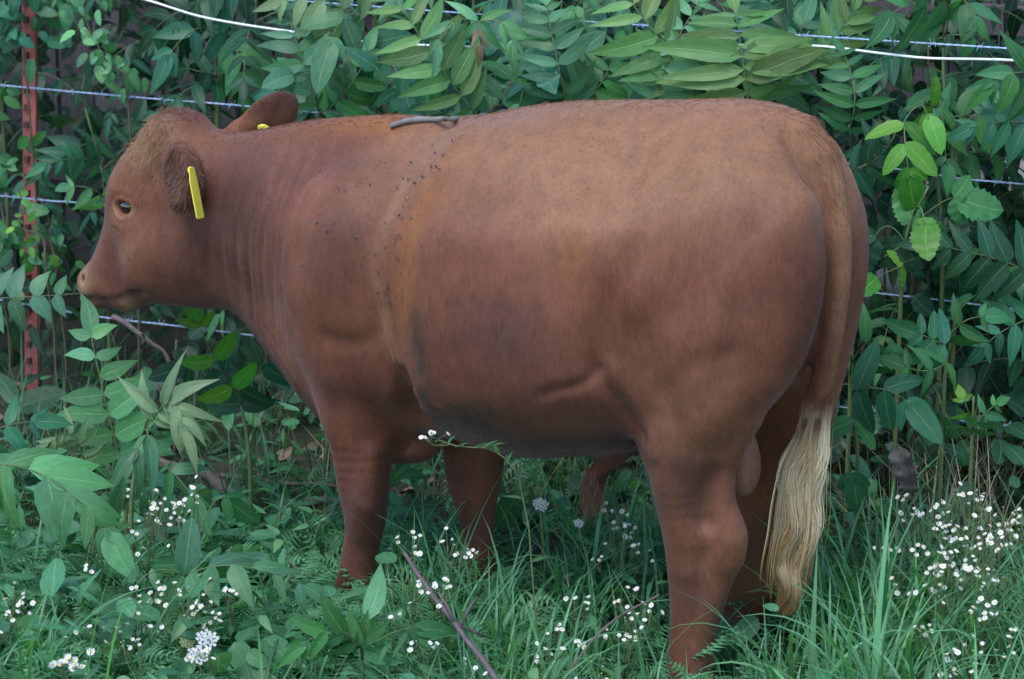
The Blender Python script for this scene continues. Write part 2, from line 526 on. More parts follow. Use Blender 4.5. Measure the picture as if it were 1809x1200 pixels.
# near ear: a cup opening outwards
ec = bl(322, 312, .165)
a1 = unit(np.array([-.25, .35, -.9])); a2 = unit(np.cross(a1, [1, .35, 0])); a3 = np.cross(a1, a2)
chain([(*bl(318, 285, .09), .035), (*bl(322, 300, .13), .034)], .03)
ax_ear = np.array([a1, a2, a3])
def ear(c, tip, wide, thick, k):
    """flattened leaf-shaped ear from base c to tip; wide: direction of its breadth"""
pass_ear = None
ellip(ec, (.088, .056, .046), .02, axes=ax_ear)
EAR_IN = ec + np.array([.012, .036, .006])
ellip(EAR_IN, (.070, .040, .038), .010, axes=ax_ear, sub=True)
# far ear
fe0 = bl(418, 240, -.10); fe1 = bl(515, 186, -.27)
d1 = unit(fe1 - fe0); d3 = unit(np.cross(d1, [0, 0, 1])); d2_ = np.cross(d3, d1)
ellip(fe0 * .42 + fe1 * .58, (np.linalg.norm(fe1 - fe0) * .58, .064, .013), .015, axes=np.array([d1, d2_, d3]))
chain([(*(fe0 * .95 + fe1 * .05), .036), (*(fe0 * .7 + fe1 * .3), .020)], .03)

# ---- surface
def surface_nets(F):
    S = F < 0
    C = np.zeros(tuple(np.array(F.shape) - 1), dtype=np.uint8)
    for dx in (0, 1):
        for dy in (0, 1):
            for dz in (0, 1):
                C += S[dx:F.shape[0] - 1 + dx, dy:F.shape[1] - 1 + dy, dz:F.shape[2] - 1 + dz]
    act = np.argwhere((C > 0) & (C < 8))
    vid = np.full(C.shape, -1, dtype=np.int32)
    vid[act[:, 0], act[:, 1], act[:, 2]] = np.arange(len(act))
    pos = np.zeros((len(act), 3)); cnt = np.zeros(len(act))
    corners = [(a, b, c) for a in (0, 1) for b in (0, 1) for c in (0, 1)]
    for ca in corners:
        for axis in range(3):
            if ca[axis]: continue
            cb = list(ca); cb[axis] = 1
            fa_ = F[act[:, 0] + ca[0], act[:, 1] + ca[1], act[:, 2] + ca[2]]
            fb_ = F[act[:, 0] + cb[0], act[:, 1] + cb[1], act[:, 2] + cb[2]]
            m = (fa_ < 0) != (fb_ < 0)
            t = fa_[m] / (fa_[m] - fb_[m])
            p = np.tile(np.array(ca, dtype=float), (m.sum(), 1))
            p[:, axis] = t
            pos[m] += p; cnt[m] += 1
    V = LO + H * (act + pos / cnt[:, None])
    Q = []
    for axis in range(3):
        o1, o2 = [(1, 2), (2, 0), (0, 1)][axis]
        s0 = [slice(1, -1)] * 3; s1 = [slice(1, -1)] * 3
        s0[axis] = slice(0, -1); s1[axis] = slice(1, None)
        A = S[tuple(s0)]; B = S[tuple(s1)]
        e = np.argwhere(A != B)
        flip = A[e[:, 0], e[:, 1], e[:, 2]]
        base = e.copy()
        for ax in range(3):
            if ax != axis: base[:, ax] += 1
        def cell(d1, d2):
            c = base.copy(); c[:, o1] -= d1; c[:, o2] -= d2
            return vid[c[:, 0], c[:, 1], c[:, 2]]
        q = np.stack([cell(1, 1), cell(0, 1), cell(0, 0), cell(1, 0)], 1)
        q[~flip] = q[~flip][:, ::-1]
        Q.append(q)
    Q = np.concatenate(Q)
    Q = Q[(Q >= 0).all(1)]
    return V, Q

V, Q = surface_nets(FLD)
del FLD

def adjacency(V, Q):
    E = np.concatenate([Q[:, [0, 1]], Q[:, [1, 2]], Q[:, [2, 3]], Q[:, [3, 0]]])
    return E

def keep_largest(V, Q):
    lab = np.arange(len(V))
    E = adjacency(V, Q)
    for _ in range(400):
        m = np.minimum(lab[E[:, 0]], lab[E[:, 1]])
        new = lab.copy()
        np.minimum.at(new, E[:, 0], m); np.minimum.at(new, E[:, 1], m)
        new = new[new]
        if (new == lab).all(): break
        lab = new
    ids, c = np.unique(lab, return_counts=True)
    ok = lab == ids[c.argmax()]
    idx = np.cumsum(ok) - 1
    return V[ok], idx[Q[ok[Q[:, 0]]]]
V, Q = keep_largest(V, Q)

def lap(V, Q, n, f=0.5):
    E = adjacency(V, Q)
    cnt = np.bincount(E[:, 0], minlength=len(V)) + np.bincount(E[:, 1], minlength=len(V))
    for i in range(n):
        S = np.stack([np.bincount(E[:, 0], V[E[:, 1], k], len(V)) + np.bincount(E[:, 1], V[E[:, 0], k], len(V)) for k in range(3)], 1)
        V = V + f * (S / cnt[:, None] - V)
    return V

def vnormals(V, Q):
    n = np.cross(V[Q[:, 2]] - V[Q[:, 0]], V[Q[:, 3]] - V[Q[:, 1]])
    N = np.stack([sum(np.bincount(Q[:, c], n[:, k], len(V)) for c in range(4)) for k in range(3)], 1)
    return N / (np.linalg.norm(N, axis=1)[:, None] + 1e-12)

V = lap(V, Q, 3)
N = vnormals(V, Q)
print('bull', len(V), 'verts', round(time.time() - T0, 1), 's')


# ---- skin detail in the surface itself
rng = np.random.default_rng(7)

def wob(P, f, seed):
    """cheap smooth noise, about -1..1"""
    g = np.random.default_rng(seed)
    o = 0
    for i in range(6):
        k = g.normal(size=3); k = k / np.linalg.norm(k) * f * g.uniform(0.6, 1.6)
        o = o + np.sin(P @ k + g.uniform(0, 6.28))
    return o / 3.0

def ss(a, b, x):
    u = np.clip((x - a) / (b - a), 0, 1)
    return u * u * (3 - 2 * u)

def line_dist(pts_px, lat, P):
    """distance in the side plane to a line drawn through (px,py), signed by side"""
    L = smooth_path([bl(a, b, lat)[[0, 2]] for a, b in pts_px], 30)
    d = np.full(len(P), 9.0); sg = np.zeros(len(P)); tt = np.zeros(len(P))
    for i in range(len(L) - 1):
        a = L[i]; e = L[i + 1] - a
        w = P[:, [0, 2]] - a
        u = np.clip((w @ e) / (e @ e), 0, 1)
        q = w - u[:, None] * e
        dd = np.hypot(q[:, 0], q[:, 1])
        m = dd < d
        d[m] = dd[m]; sg[m] = np.sign(e[0] * w[m, 1] - e[1] * w[m, 0]); tt[m] = (i + u[m]) / (len(L) - 1)
    return d, sg, tt

def spot(px, py, lat, r, P, both=True):
    c = bl(px, py, lat)
    q = P.copy()
    if both: q[:, 1] = np.abs(q[:, 1])
    return np.exp(-((q - c) ** 2).sum(1) / (2 * r * r))

def spot2(px, py, lat, rx, rz, P):
    c = bl(px, py, lat)
    return np.exp(-((P[:, 0] - c[0]) / rx) ** 2 / 2 - ((P[:, 2] - c[2]) / rz) ** 2 / 2)

disp = np.zeros(len(V))
# neck folds, roughly upright
nk = spot2(450, 370, .13, .13, .17, V) * ss(.03, .09, np.abs(V[:, 1]))
ph = (V[:, 0] * 1.0 + V[:, 2] * .12) / .044 * 6.283 + 2.4 * wob(V, 8, 1)
disp -= nk * .0105 * (np.exp(-(np.sin(ph / 2) / .42) ** 2) + .5 * np.exp(-(np.sin(ph * .83 + 1.3 * wob(V, 12, 2)) / .5) ** 2)) * np.clip(0.55 + .6 * wob(V, 14, 3), 0, 1.2)
# folds of loose skin under the throat and along the brisket
d, sg, tt = line_dist([(425, 520), (480, 590), (530, 650), (560, 700)], .08, V)
m = np.exp(-(d / .05) ** 2) * ss(.02, .06, np.abs(V[:, 1])) * ss(.02, .3, tt) * ss(1., .8, tt) * (.6 + .5 * wob(V, 10, 71))
disp += m * .004 * np.sin(d * sg / .030 * 6.283 + 1.2 * wob(V, 8, 4))
# line behind the shoulder and the pleats beside it
d, sg, tt = line_dist([(735, 280), (700, 360), (692, 450), (700, 540), (722, 620), (752, 700)], .27, V)
side = V[:, 1] > .05
disp -= side * .004 * np.exp(-(d / .02) ** 2) * ss(.1, .6, tt)
m = np.exp(-((d * sg + .0) / .05) ** 2) * side * ss(.3, .6, tt)
disp += m * .003 * np.sin(d * sg / .019 * 6.283 + wob(V, 7, 5))
# shoulder blade edge
d, sg, tt = line_dist([(560, 260), (530, 380), (520, 480), (548, 580)], .19, V)
xl = np.interp(V[:, 2], *zip(*sorted([(bl(a_, b_, .19)[2], bl(a_, b_, .19)[0]) for a_, b_ in [(560, 260), (530, 380), (520, 480), (548, 580)]])))
fr_ = V[:, 0] > xl
disp -= side * ss(0, .3, tt) * np.where(fr_, .013 * np.exp(-(d / .07) ** 2) * ss(-.006, .014, d), 0)
disp += side * ss(0, .3, tt) * np.where(fr_, 0, .004 * np.exp(-(d / .05) ** 2))
# upper arm: triceps edge and elbow
d, sg, tt = line_dist([(600, 590), (640, 600), (680, 585), (700, 540)], .25, V)
disp -= side * .007 * np.exp(-(d / .026) ** 2)
d, sg, tt = line_dist([(640, 300), (612, 400), (600, 500)], .22, V)
disp += side * .006 * np.exp(-(d / .04) ** 2)
# flank crease
d, sg, tt = line_dist([(952, 702), (990, 684), (1040, 672), (1085, 640)], .31, V)
disp -= side * .009 * np.exp(-(d / .016) ** 2) * np.sqrt(np.maximum(np.sin(np.clip(tt, 0, 1) * 3.1416), 0)) * ss(0, .3, tt)
# front edge of the thigh over the belly
d, sg, tt = line_dist([(1062, 600), (1084, 660), (1112, 725), (1130, 775)], .27, V)
disp -= side * .014 * np.exp(-(d / .022) ** 2) * ss(0, .25, tt)
d, sg, tt = line_dist([(1100, 600), (1124, 670), (1148, 740), (1160, 800)], .25, V)
disp += side * .007 * np.exp(-(d / .016) ** 2) * ss(0, .2, tt)
# ribs and muscle: slow rolls
disp += .004 * wob(V, 11, 6) * ss(.5, .8, V[:, 2])
d, sg, tt = line_dist([(1185, 330), (1150, 430), (1100, 540), (1085, 610)], .27, V)
disp -= side * .010 * np.exp(-(d / .045) ** 2)
d, sg, tt = line_dist([(1330, 420), (1320, 540), (1290, 660)], .27, V)
disp -= side * .006 * np.exp(-(d / .03) ** 2)
d, sg, tt = line_dist([(1180, 690), (1240, 640), (1300, 620)], .27, V)
disp -= side * .006 * np.exp(-(d / .03) ** 2)
# knee and hock folds
for (a, b, l, rz) in ((645, 815, .16, .05), (842, 835, -.15, .05), (1225, 850, .18, .05), (1370, 850, -.16, .05)):
    m = spot2(a, b, l, .07, rz, V) * ((V[:, 1] > 0) == (l > 0))
    disp += m * .0015 * np.sin(V[:, 2] / .03 * 6.283 + 3.2 * wob(V, 16, 8) + V[:, 0] * 30) * (.5 + .6 * wob(V, 20, 9))
# hock hollow
d, sg, tt = line_dist([(1290, 800), (1262, 870), (1258, 940)], .19, V)
disp -= side * .015 * np.exp(-(d / .024) ** 2) * (V[:, 2] < .62) * ss(0, .25, tt) * ss(1, .8, tt)
disp += .0028 * wob(V, 34, 51) * ss(.62, .5, V[:, 2])
d, sg, tt = line_dist([(1500, 300), (1512, 400), (1510, 480), (1494, 590), (1476, 690)], 0.0, V)
disp -= .012 * np.exp(-(d / .014) ** 2) * (V[:, 1] < .0) * (V[:, 1] > -.12)
# cannon groove
d, sg, tt = line_dist([(1262, 960), (1246, 1040), (1236, 1120)], .17, V)
disp -= side * .004 * np.exp(-(d / .012) ** 2) * (V[:, 2] < .5)
# eyelids
eye_l = EYE * np.array([1, 1, 1])
for s in (1, -1):
    e = EYE * np.array([1, s, 1])
    q = V - e
    rr = np.sqrt((q[:, 0] / 1.25) ** 2 + q[:, 2] ** 2)
    near_e = np.exp(-((np.abs(q[:, 1])) / .04) ** 2)
    disp += near_e * .0045 * np.exp(-((rr - .026) / .006) ** 2)
    disp -= near_e * .003 * np.exp(-((rr - .034) / .006) ** 2)
V = V + N * disp[:, None]
V = lap(V, Q, 1)
N = vnormals(V, Q)

# ---- coat colours, some shade and fill light painted in (stays with the animal)
A = {}
nz = N[:, 2]
n1 = wob(V, 9, 11); n2_ = wob(V, 30, 12); n3 = wob(V, 70, 13)
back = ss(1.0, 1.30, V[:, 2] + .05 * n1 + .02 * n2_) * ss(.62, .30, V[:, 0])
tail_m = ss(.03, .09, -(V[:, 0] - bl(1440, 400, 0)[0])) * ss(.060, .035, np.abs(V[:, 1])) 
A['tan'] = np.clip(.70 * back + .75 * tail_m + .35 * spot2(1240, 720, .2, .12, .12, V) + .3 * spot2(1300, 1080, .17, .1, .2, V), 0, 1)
dl, sg, tt = line_dist([(775, 235), (735, 310), (712, 400), (708, 490), (724, 580), (748, 650)], .29, V)
side_r = (V[:, 0] < np.interp(V[:, 2], *zip(*sorted([(bl(a_, b_, .29)[2], bl(a_, b_, .29)[0]) for a_, b_ in [(775, 235), (735, 310), (712, 400), (708, 490), (724, 580), (748, 650)]]))))
org = .70 * np.exp(-(dl / np.where(side_r, .05, .014)) ** 2) * (V[:, 1] > 0) * (.6 + .5 * wob(V, 22, 41)) * ss(1.0, .75, tt)
dl, sg, tt = line_dist([(770, 330), (748, 440), (750, 500)], .27, V)
org = org + .55 * np.exp(-(dl / .035) ** 2) * (V[:, 1] > 0)
dl, sg, tt = line_dist([(1015, 420), (1020, 500), (1035, 560), (1060, 590)], .36, V)
org = org + .45 * np.exp(-(dl / .03) ** 2) * (V[:, 1] > 0) * (.6 + .6 * wob(V, 20, 42))
org = org + .22 * spot2(640, 560, .25, .08, .04, V) + .4 * spot2(218, 300, .08, .05, .06, V)
dl, sg, tt = line_dist([(360, 240), (450, 236), (520, 224), (600, 216), (700, 214)], .03, V)
org = org + .7 * np.exp(-(dl / .03) ** 2)
org = org + .4 * ss(-.06, -.10, V[:, 1]) * ss(-.1, -.2, V[:, 0]) * ss(.75, .6, V[:, 2])  # far hind leg tinted warmer to stand in for light it misses
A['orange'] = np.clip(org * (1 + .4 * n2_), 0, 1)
dirt = 1.2 * spot2(855, 738, .27, .10, .045, V) + .9 * spot2(785, 715, .27, .05, .04, V) + .9 * spot2(762, 615, .3, .020, .085, V) + .5 * spot2(930, 780, .2, .1, .03, V)
dirt = dirt * ((V[:, 1] > -.1)) * np.clip(1 + .5 * n2_ + .5 * n3, 0, 1.6)
A['dirt'] = np.clip(dirt, 0, 1)
pale = .95 * spot(262, 262, .06, .04, V) + .5 * spot(285, 235, .05, .04, V) + .45 * spot(237, 440, .085, .03, V) + .9 * spot(160, 505, .05, .022, V) + .6 * spot(158, 480, .03, .02, V) + .5 * spot(230, 541, .04, .02, V)
for s in (1, -1):
    q = V - EYE * np.array([1, s, 1])
    rr = np.sqrt((q[:, 0] / 1.25) ** 2 + q[:, 2] ** 2)
    pale = pale + np.exp(-((np.abs(q[:, 1])) / .04) ** 2) * (.14 + .35 * (q[:, 2] < 0)) * np.exp(-((rr - .027) / .006) ** 2)
dl, sg, tt = line_dist([(700, 330), (680, 450), (694, 560), (735, 680)], .27, V)
pale = pale + .22 * np.exp(-(dl / .022) ** 2) * (V[:, 1] > 0)
A['pale'] = np.clip(pale * (1 + .3 * n3), 0, 1)
sc_c = bl(1316, 826, 0)
A['pink'] = np.exp(-(((V - sc_c) / np.array([.062, .070, .105])) ** 2).sum(1) ** 3) + .7 * spot2(715, 785, .03, .05, .03, V) * (V[:, 2] < .62) * (np.abs(V[:, 1]) < .1) * ss(.42, .5, V[:, 2])
A['pink'] = np.clip(A['pink'], 0, 1)
dark = 0.16 * spot2(900, 600, .36, .22, .12, V) * (1 + .7 * wob(V, 16, 61)) + .35 * spot2(1010, 720, .33, .14, .05, V) + .30 * spot2(620, 470, .25, .07, .12, V) * (1 + .6 * wob(V, 10, 62)) + .55 * spot2(612, 685, .17, .035, .04, V) + .5 * spot2(900, 580, .36, .07, .08, V) + .45 * spot2(1230, 860, .18, .06, .04, V) + .5 * spot2(1235, 1035, .17, .03, .04, V) + .5 * spot2(648, 890, .16, .05, .05, V)  # dark patches, with flank sheen and shade below the flank crease painted in
dark = dark + .6 * spot2(430, 410, .14, .09, .14, V) + .3 * spot2(330, 460, .1, .07, .08, V) + .4 * spot2(210, 470, .07, .04, .05, V) + .5 * spot2(300, 525, .06, .1, .02, V) + .4 * spot2(1300, 560, .27, .05, .1, V)  # neck and under-jaw shading painted in among darker patches
ci_ = ((V - EAR_IN) @ ax_ear.T) / np.array([.078, .047, .046])
dark = dark + 1.0 * ss(1.25, .85, np.linalg.norm(ci_, axis=1))
mq = [bl(a_, b_, .06) for a_, b_ in ((160, 528), (173, 533), (186, 536), (202, 533), (218, 528), (234, 523), (250, 517))]  # mouth crease shade painted in as a dark line
for m_ in mq:
    q_ = V - m_; q_[:, 1] = (np.abs(V[:, 1]) - .06) * .4
    dark = dark + 1.0 * np.exp(-(q_ ** 2).sum(1) / (2 * .0095 ** 2))
q_ = V - bl(157, 494, .048); q_[:, 1] = np.abs(V[:, 1]) - .048
dark = dark + 1.0 * np.exp(-(q_ ** 2).sum(1) / (2 * .012 ** 2))  # nostril hollow also darkened in the colour, like a shaded recess
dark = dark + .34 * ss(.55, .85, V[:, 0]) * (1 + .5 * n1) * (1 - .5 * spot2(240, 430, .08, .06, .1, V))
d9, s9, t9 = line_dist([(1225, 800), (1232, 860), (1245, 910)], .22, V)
dark = dark + .45 * np.exp(-(d9 / .04) ** 2) * (V[:, 1] > 0) * (V[:, 2] < .62) * (1 + .6 * n2_)  # shade of the hock hollow painted in over its groove
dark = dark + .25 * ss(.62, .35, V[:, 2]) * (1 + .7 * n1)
dark = dark + .7 * spot2(1080, 770, .15, .2, .03, V)  # underside shade painted along the belly
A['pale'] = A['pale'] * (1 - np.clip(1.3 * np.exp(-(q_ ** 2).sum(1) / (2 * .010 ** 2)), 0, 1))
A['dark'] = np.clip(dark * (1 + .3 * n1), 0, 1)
A['speck'] = np.clip(.5 + .5 * n1, 0, 1)

def coat_mat(name, hair=False):
    t = NT(name)
    P = t.coord('Object')
    a = t.attr
    big = t.noise(3.2, 4, P)
    col = t.mix(t.ramp(big, .38, .62), (.108, .037, .021), (.175, .063, .036))
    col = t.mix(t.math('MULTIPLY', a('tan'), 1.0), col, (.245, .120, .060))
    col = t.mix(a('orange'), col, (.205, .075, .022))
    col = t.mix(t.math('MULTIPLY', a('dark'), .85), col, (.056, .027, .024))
    dn = t.ramp(t.noise(45, 5, P, .7), .35, .6)
    col = t.mix(t.math('MULTIPLY', a('dirt'), t.math('ADD', t.math('MULTIPLY', dn, .6), .4)), col, (.042, .027, .016))
    col = t.mix(t.math('MULTIPLY', a('pale'), .8), col, (.36, .215, .115))
    col = t.mix(a('pink'), col, (.36, .160, .110))
    # hair lying down and back: streaky tone
    st = t.noise(1.0, 4, t.mapping(P, (150, 150, 34), (0, R_(22), 0)), .7)
    mid = t.noise(26, 4, t.mapping(P, (1, 1, .55)), .6)
    v = t.math('ADD', t.ramp(st, .25, .75, .80, 1.20), t.ramp(mid, .3, .7, -.13, .13))
    if hair:
        ri = t.n('HairInfo').outputs['Random'] if False else None
    col = t.mix(1.0, col, t.n('CombineColor', {0: v, 1: v, 2: v}).outputs[0], 'MULTIPLY')
    ins = dict(Base_Color=col, Roughness=.55, Sheen_Weight=.05 if hair else .10, Sheen_Roughness=.4, Sheen_Tint=(.86, .84, 1.0, 1), Specular_IOR_Level=.22)
    if not hair:
        b = t.bump(st, .35, .004)
        b = t.bump(t.noise(60, 4, P), .12, .006, b)
        ins['Normal'] = b
    return t.done(t.bsdf(**ins))

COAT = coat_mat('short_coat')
t = NT('eye_dark'); EYE_M = t.done(t.bsdf(Base_Color=(.012, .008, .007), Roughness=.06, Specular_IOR_Level=.7, Coat_Weight=.6, Coat_Roughness=.03))
t = NT('hoof_horn'); HOOF_M = t.done(t.bsdf(Base_Color=(.05, .035, .028), Roughness=.5, Normal=t.bump(t.noise(1, 3, t.mapping(t.coord(), (20, 20, 160))), .4, .004)))

bull = thing('bull', 'red brown young bull with a blond tail switch standing in the weeds', 'bull', tuple(B0), B_ANG)
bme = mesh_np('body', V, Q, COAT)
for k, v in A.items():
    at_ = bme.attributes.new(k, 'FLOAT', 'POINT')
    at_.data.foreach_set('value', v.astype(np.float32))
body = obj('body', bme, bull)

# eyes
def ball(r, seg=20, rings=12, sc=(1, 1, 1)):
    th = np.linspace(0, math.pi, rings + 1)[1:-1]
    ph_ = np.arange(seg) * 2 * math.pi / seg
    P = np.stack([np.outer(np.sin(th), np.cos(ph_)), np.outer(np.sin(th), np.sin(ph_)), np.outer(np.cos(th), np.ones(seg))], -1).reshape(-1, 3)
    P = np.vstack([P, [0, 0, 1], [0, 0, -1]]) * r * np.array(sc)
    m = rings - 1
    i, j = np.meshgrid(np.arange(m - 1), np.arange(seg), indexing='ij')
    a = (i * seg + j).ravel(); b = (i * seg + (j + 1) % seg).ravel()
    Qd = np.stack([a, a + seg, b + seg, b], 1)
    k = m * seg
    Td = [(k, j, (j + 1) % seg) for j in range(seg)] + [(k + 1, (m - 1) * seg + (j + 1) % seg, (m - 1) * seg + j) for j in range(seg)]
    return P, Qd, np.array(Td)
bvh = BVHTree.FromPolygons([tuple(p) for p in V], [tuple(q) for q in Q])
g = Geo(); g.add(*ball(.026)); eye_me = g.mesh('eye', EYE_M)
for s in (1, -1):
    e = obj('eye', eye_me, bull)
    loc = EYE * np.array([1, s, 1])
    h = bvh.ray_cast(Vector((loc[0], s * .3, loc[2])), Vector((0, -s, 0)))
    e.location = (loc[0], (h[0].y if h[0] else loc[1]) - s * .009, loc[2])

# hooves: two claws each
for (a, b, l) in ((628, 1075, .14), (846, 1050, -.15), (1212, 1225, .17), (1290, 1205, -.17)):
    c = bl(a, b, l)
    mk_ = (V[:, 2] < .09) & (np.abs(V[:, 1] - l) < .09) & (np.abs(V[:, 0] - c[0]) < .16)
    c = V[mk_].mean(0)
    for s in (1, -1):
        g = Geo()
        Pb, Qb, Tb = ball(1, 14, 10)
        Pb = Pb.copy()
        Pb[:, 2] = np.where(Pb[:, 2] < -.4, -.4, Pb[:, 2])
        Pb = Pb * np.array([.062, .026, .075]); Pb[:, 0] += np.clip(-Pb[:, 2], -.03, .03) * .6
        g.add(Pb, Qb, Tb)
        o = obj('hoof', g.mesh('hoof', HOOF_M), bull)
        o.location = (c[0] + .015, c[1] + s * .027, .028)

# ear tags
t = NT('yellow_plastic')
v = t.coord()
pr = t.math('MULTIPLY', t.ramp(t.noise(60, 2, v), .54, .62), .16)
TAG_M = t.done(t.bsdf(Base_Color=t.mix(pr, (.72, .60, .06), (.30, .27, .06)), Roughness=.45))
def tag_mesh(w, h, th):
    # plate with cut shoulders and a neck, swung outwards at its foot
    P2 = [(-.012, 0), (.012, 0), (.014, -.018), (w / 2, -.036), (w / 2, -h), (w * .42, -h - .004), (-w * .42, -h - .004), (-w / 2, -h), (-w / 2, -.036), (-.014, -.018)]
    n = len(P2)
    Vt = [(x, -th / 2 + .15 * (-z) ** 1.5, z) for x, z in P2] + [(x, th / 2 + .15 * (-z) ** 1.5, z) for x, z in P2]
    Qs = [(i, (i + 1) % n, n + (i + 1) % n, n + i) for i in range(n)]
    tr = [(0, i + 1, i) for i in range(1, n - 1)] + [(n, n + i, n + i + 1) for i in range(1, n - 1)]
    return np.array(Vt), np.array(Qs), np.array(tr)
g = Geo(); g.add(*tag_mesh(.036, .125, .003))
tg = obj('ear_tag', g.mesh('ear_tag', TAG_M, smooth=False), bull)
tl = bl(338, 296, .212)
tg.location = tl; tg.rotation_euler = (R_(9), R_(-4), R_(94))
tg['label'] = 'long yellow ear tag hanging from the near ear'
g = Geo(); Pb, Qb, Tb = ball(.011, 12, 8, (1, 1, .5)); g.add(Pb, Qb, Tb)
bt = obj('tag_button', g.mesh('tag_button', TAG_M), tg)
bt.location = (0, -.004, -.008); bt.rotation_euler = (R_(90), 0, 0)
g = Geo(); Pb, Qb, Tb = ball(.020, 20, 8, (1, 1, .28)); g.add(Pb, Qb, Tb)
tb = obj('ear_tag', g.mesh('tag_disc', TAG_M), bull)
tb.location = bl(465, 231, -.155); tb.rotation_euler = (R_(70), 0, R_(20))
tb['label'] = 'round yellow tag button on the far ear'

# ---- hair
def hair_obj(name, pts, rad, mat, parent, attrs=None):
    """pts (n,k,3), rad (k,) or (n,k)"""
    n, k, _ = pts.shape
    hc = bpy.data.hair_curves.new(name)
    hc.add_curves([k] * n)
    hc.attributes['position'].data.foreach_set('vector', pts.astype(np.float32).ravel())
    ra = hc.attributes.get('radius') or hc.attributes.new('radius', 'FLOAT', 'POINT')
    ra.data.foreach_set('value', np.broadcast_to(rad, (n, k)).astype(np.float32).ravel())
    for kk, v in (attrs or {}).items():
        a_ = hc.attributes.new(kk, 'FLOAT', 'CURVE')
        a_.data.foreach_set('value', v.astype(np.float32))
    hc.materials.append(mat)
    return link(bpy.data.objects.new(name, hc), parent)

def grow(n, length, lift, wmask=None, seed=3, k=4, flow=None, jit_=.10):
    g_ = np.random.default_rng(seed)
    c = V[Q].mean(1)
    ar = .5 * np.linalg.norm(np.cross(V[Q[:, 2]] - V[Q[:, 0]], V[Q[:, 3]] - V[Q[:, 1]]), axis=1)
    if wmask is not None: ar = ar * wmask[Q].mean(1)
    fi = g_.choice(len(Q), n, p=ar / ar.sum())
    u, w = g_.random((2, n))
    q = Q[fi]
    wts = np.stack([(1 - u) * (1 - w), u * (1 - w), u * w, (1 - u) * w], 1)
    P = (V[q] * wts[..., None]).sum(1)
    Nn = (N[q] * wts[..., None]).sum(1)
    if flow is None:
        fl = np.tile(np.array([-.55, 0, -.8]), (n, 1))
        hd = ss(.86, 1.0, P[:, 0])                       # face: down towards the muzzle
        fl = fl * (1 - hd)[:, None] + hd[:, None] * np.array([.2, 0, -.9])
        leg = ss(.6, .45, P[:, 2]); fl = fl * (1 - leg)[:, None] + leg[:, None] * np.array([-.1, 0, -1.])
        bk = ss(.5, .9, Nn[:, 2])
        fl = fl * (1 - bk)[:, None] + bk[:, None] * np.array([-1., 0, 0]) + np.stack([wob(P, 12, 31), wob(P, 12, 32), wob(P, 12, 33)], 1) * .15
    else:
        fl = np.tile(np.array(flow, dtype=float), (n, 1))
    fl = fl - Nn * (fl * Nn).sum(1)[:, None]
    fl /= np.linalg.norm(fl, axis=1)[:, None] + 1e-6
    fl += g_.normal(0, jit_, (n, 3))
    L = length(P, Nn) if callable(length) else np.full(n, length)
    L = L * g_.uniform(.6, 1.25, n)
    t_ = np.linspace(0, 1, k)
    lf = (lift(P, Nn) if callable(lift) else np.full(n, lift))
    pts = P[:, None, :] - Nn[:, None, :] * .0015 + fl[:, None, :] * (L[:, None] * t_[None])[..., None] + Nn[:, None, :] * ((L * lf)[:, None] * (t_ - .45 * t_ ** 2)[None])[..., None]
    at2 = {kk: (v[q] * wts).sum(1) for kk, v in A.items()}
    return pts, at2

COAT_H = coat_mat('coat_hair', True)
def hlen(P, Nn):
    L = np.full(len(P), .011)
    L += .022 * spot(275, 245, .04, .045, P) + .02 * spot(320, 300, .16, .035, P)
    L += .010 * np.exp(-((P[:, 1]) / .05) ** 2) * ss(1.1, 1.2, P[:, 2])
    L += .012 * ss(.08, .0, np.abs(P[:, 0] - bl(1440, 600, 0)[0])) * (np.abs(P[:, 1]) < .05)
    L += .012 * spot2(1045, 862, 0, .04, .04, P)
    return L
pts, at2 = grow(150000, hlen, .16, seed=3)
coat = hair_obj('coat', pts, np.array([.00055, .0005, .0004, .00012]), COAT_H, bull, at2)

# tuft on the sheath
t = NT('tuft_hair')
hr = t.n('Attribute', attribute_name='rnd').outputs['Fac']
TUFT_M = t.done(t.bsdf(Base_Color=t.mix(hr, (.10, .045, .03), (.27, .13, .075)), Roughness=.6))
def tuft(c, n, ln, spread, dirn, rad=.0006, k=6, mat=None, name='tuft', wave=.01, seed=5):
    g_ = np.random.default_rng(seed)
    th = g_.uniform(0, 6.283, n); r = np.sqrt(g_.random(n))
    base = np.stack([np.cos(th) * r * spread[0], np.sin(th) * r * spread[1], g_.uniform(-spread[2], spread[2], n)], 1) + c
    d = unit(dirn)
    t_ = np.linspace(0, 1, k)
    L = ln * g_.uniform(.55, 1.1, n)
    out = g_.normal(0, .16, (n, 3))
    p = base[:, None, :] + (d + out)[:, None, :] * (L[:, None] * t_)[..., None]
    p += np.sin(t_[None, :, None] * 6 + g_.uniform(0, 6.28, (n, 1, 3))) * wave * t_[None, :, None]
    return hair_obj(name, p, np.linspace(rad, rad * .3, k), mat or TUFT_M, bull, {'rnd': g_.random(n)})
tuft(bl(1050, 840, 0), 520, .085, (.022, .022, .03), (.10, 0, -1), name='sheath_tuft')

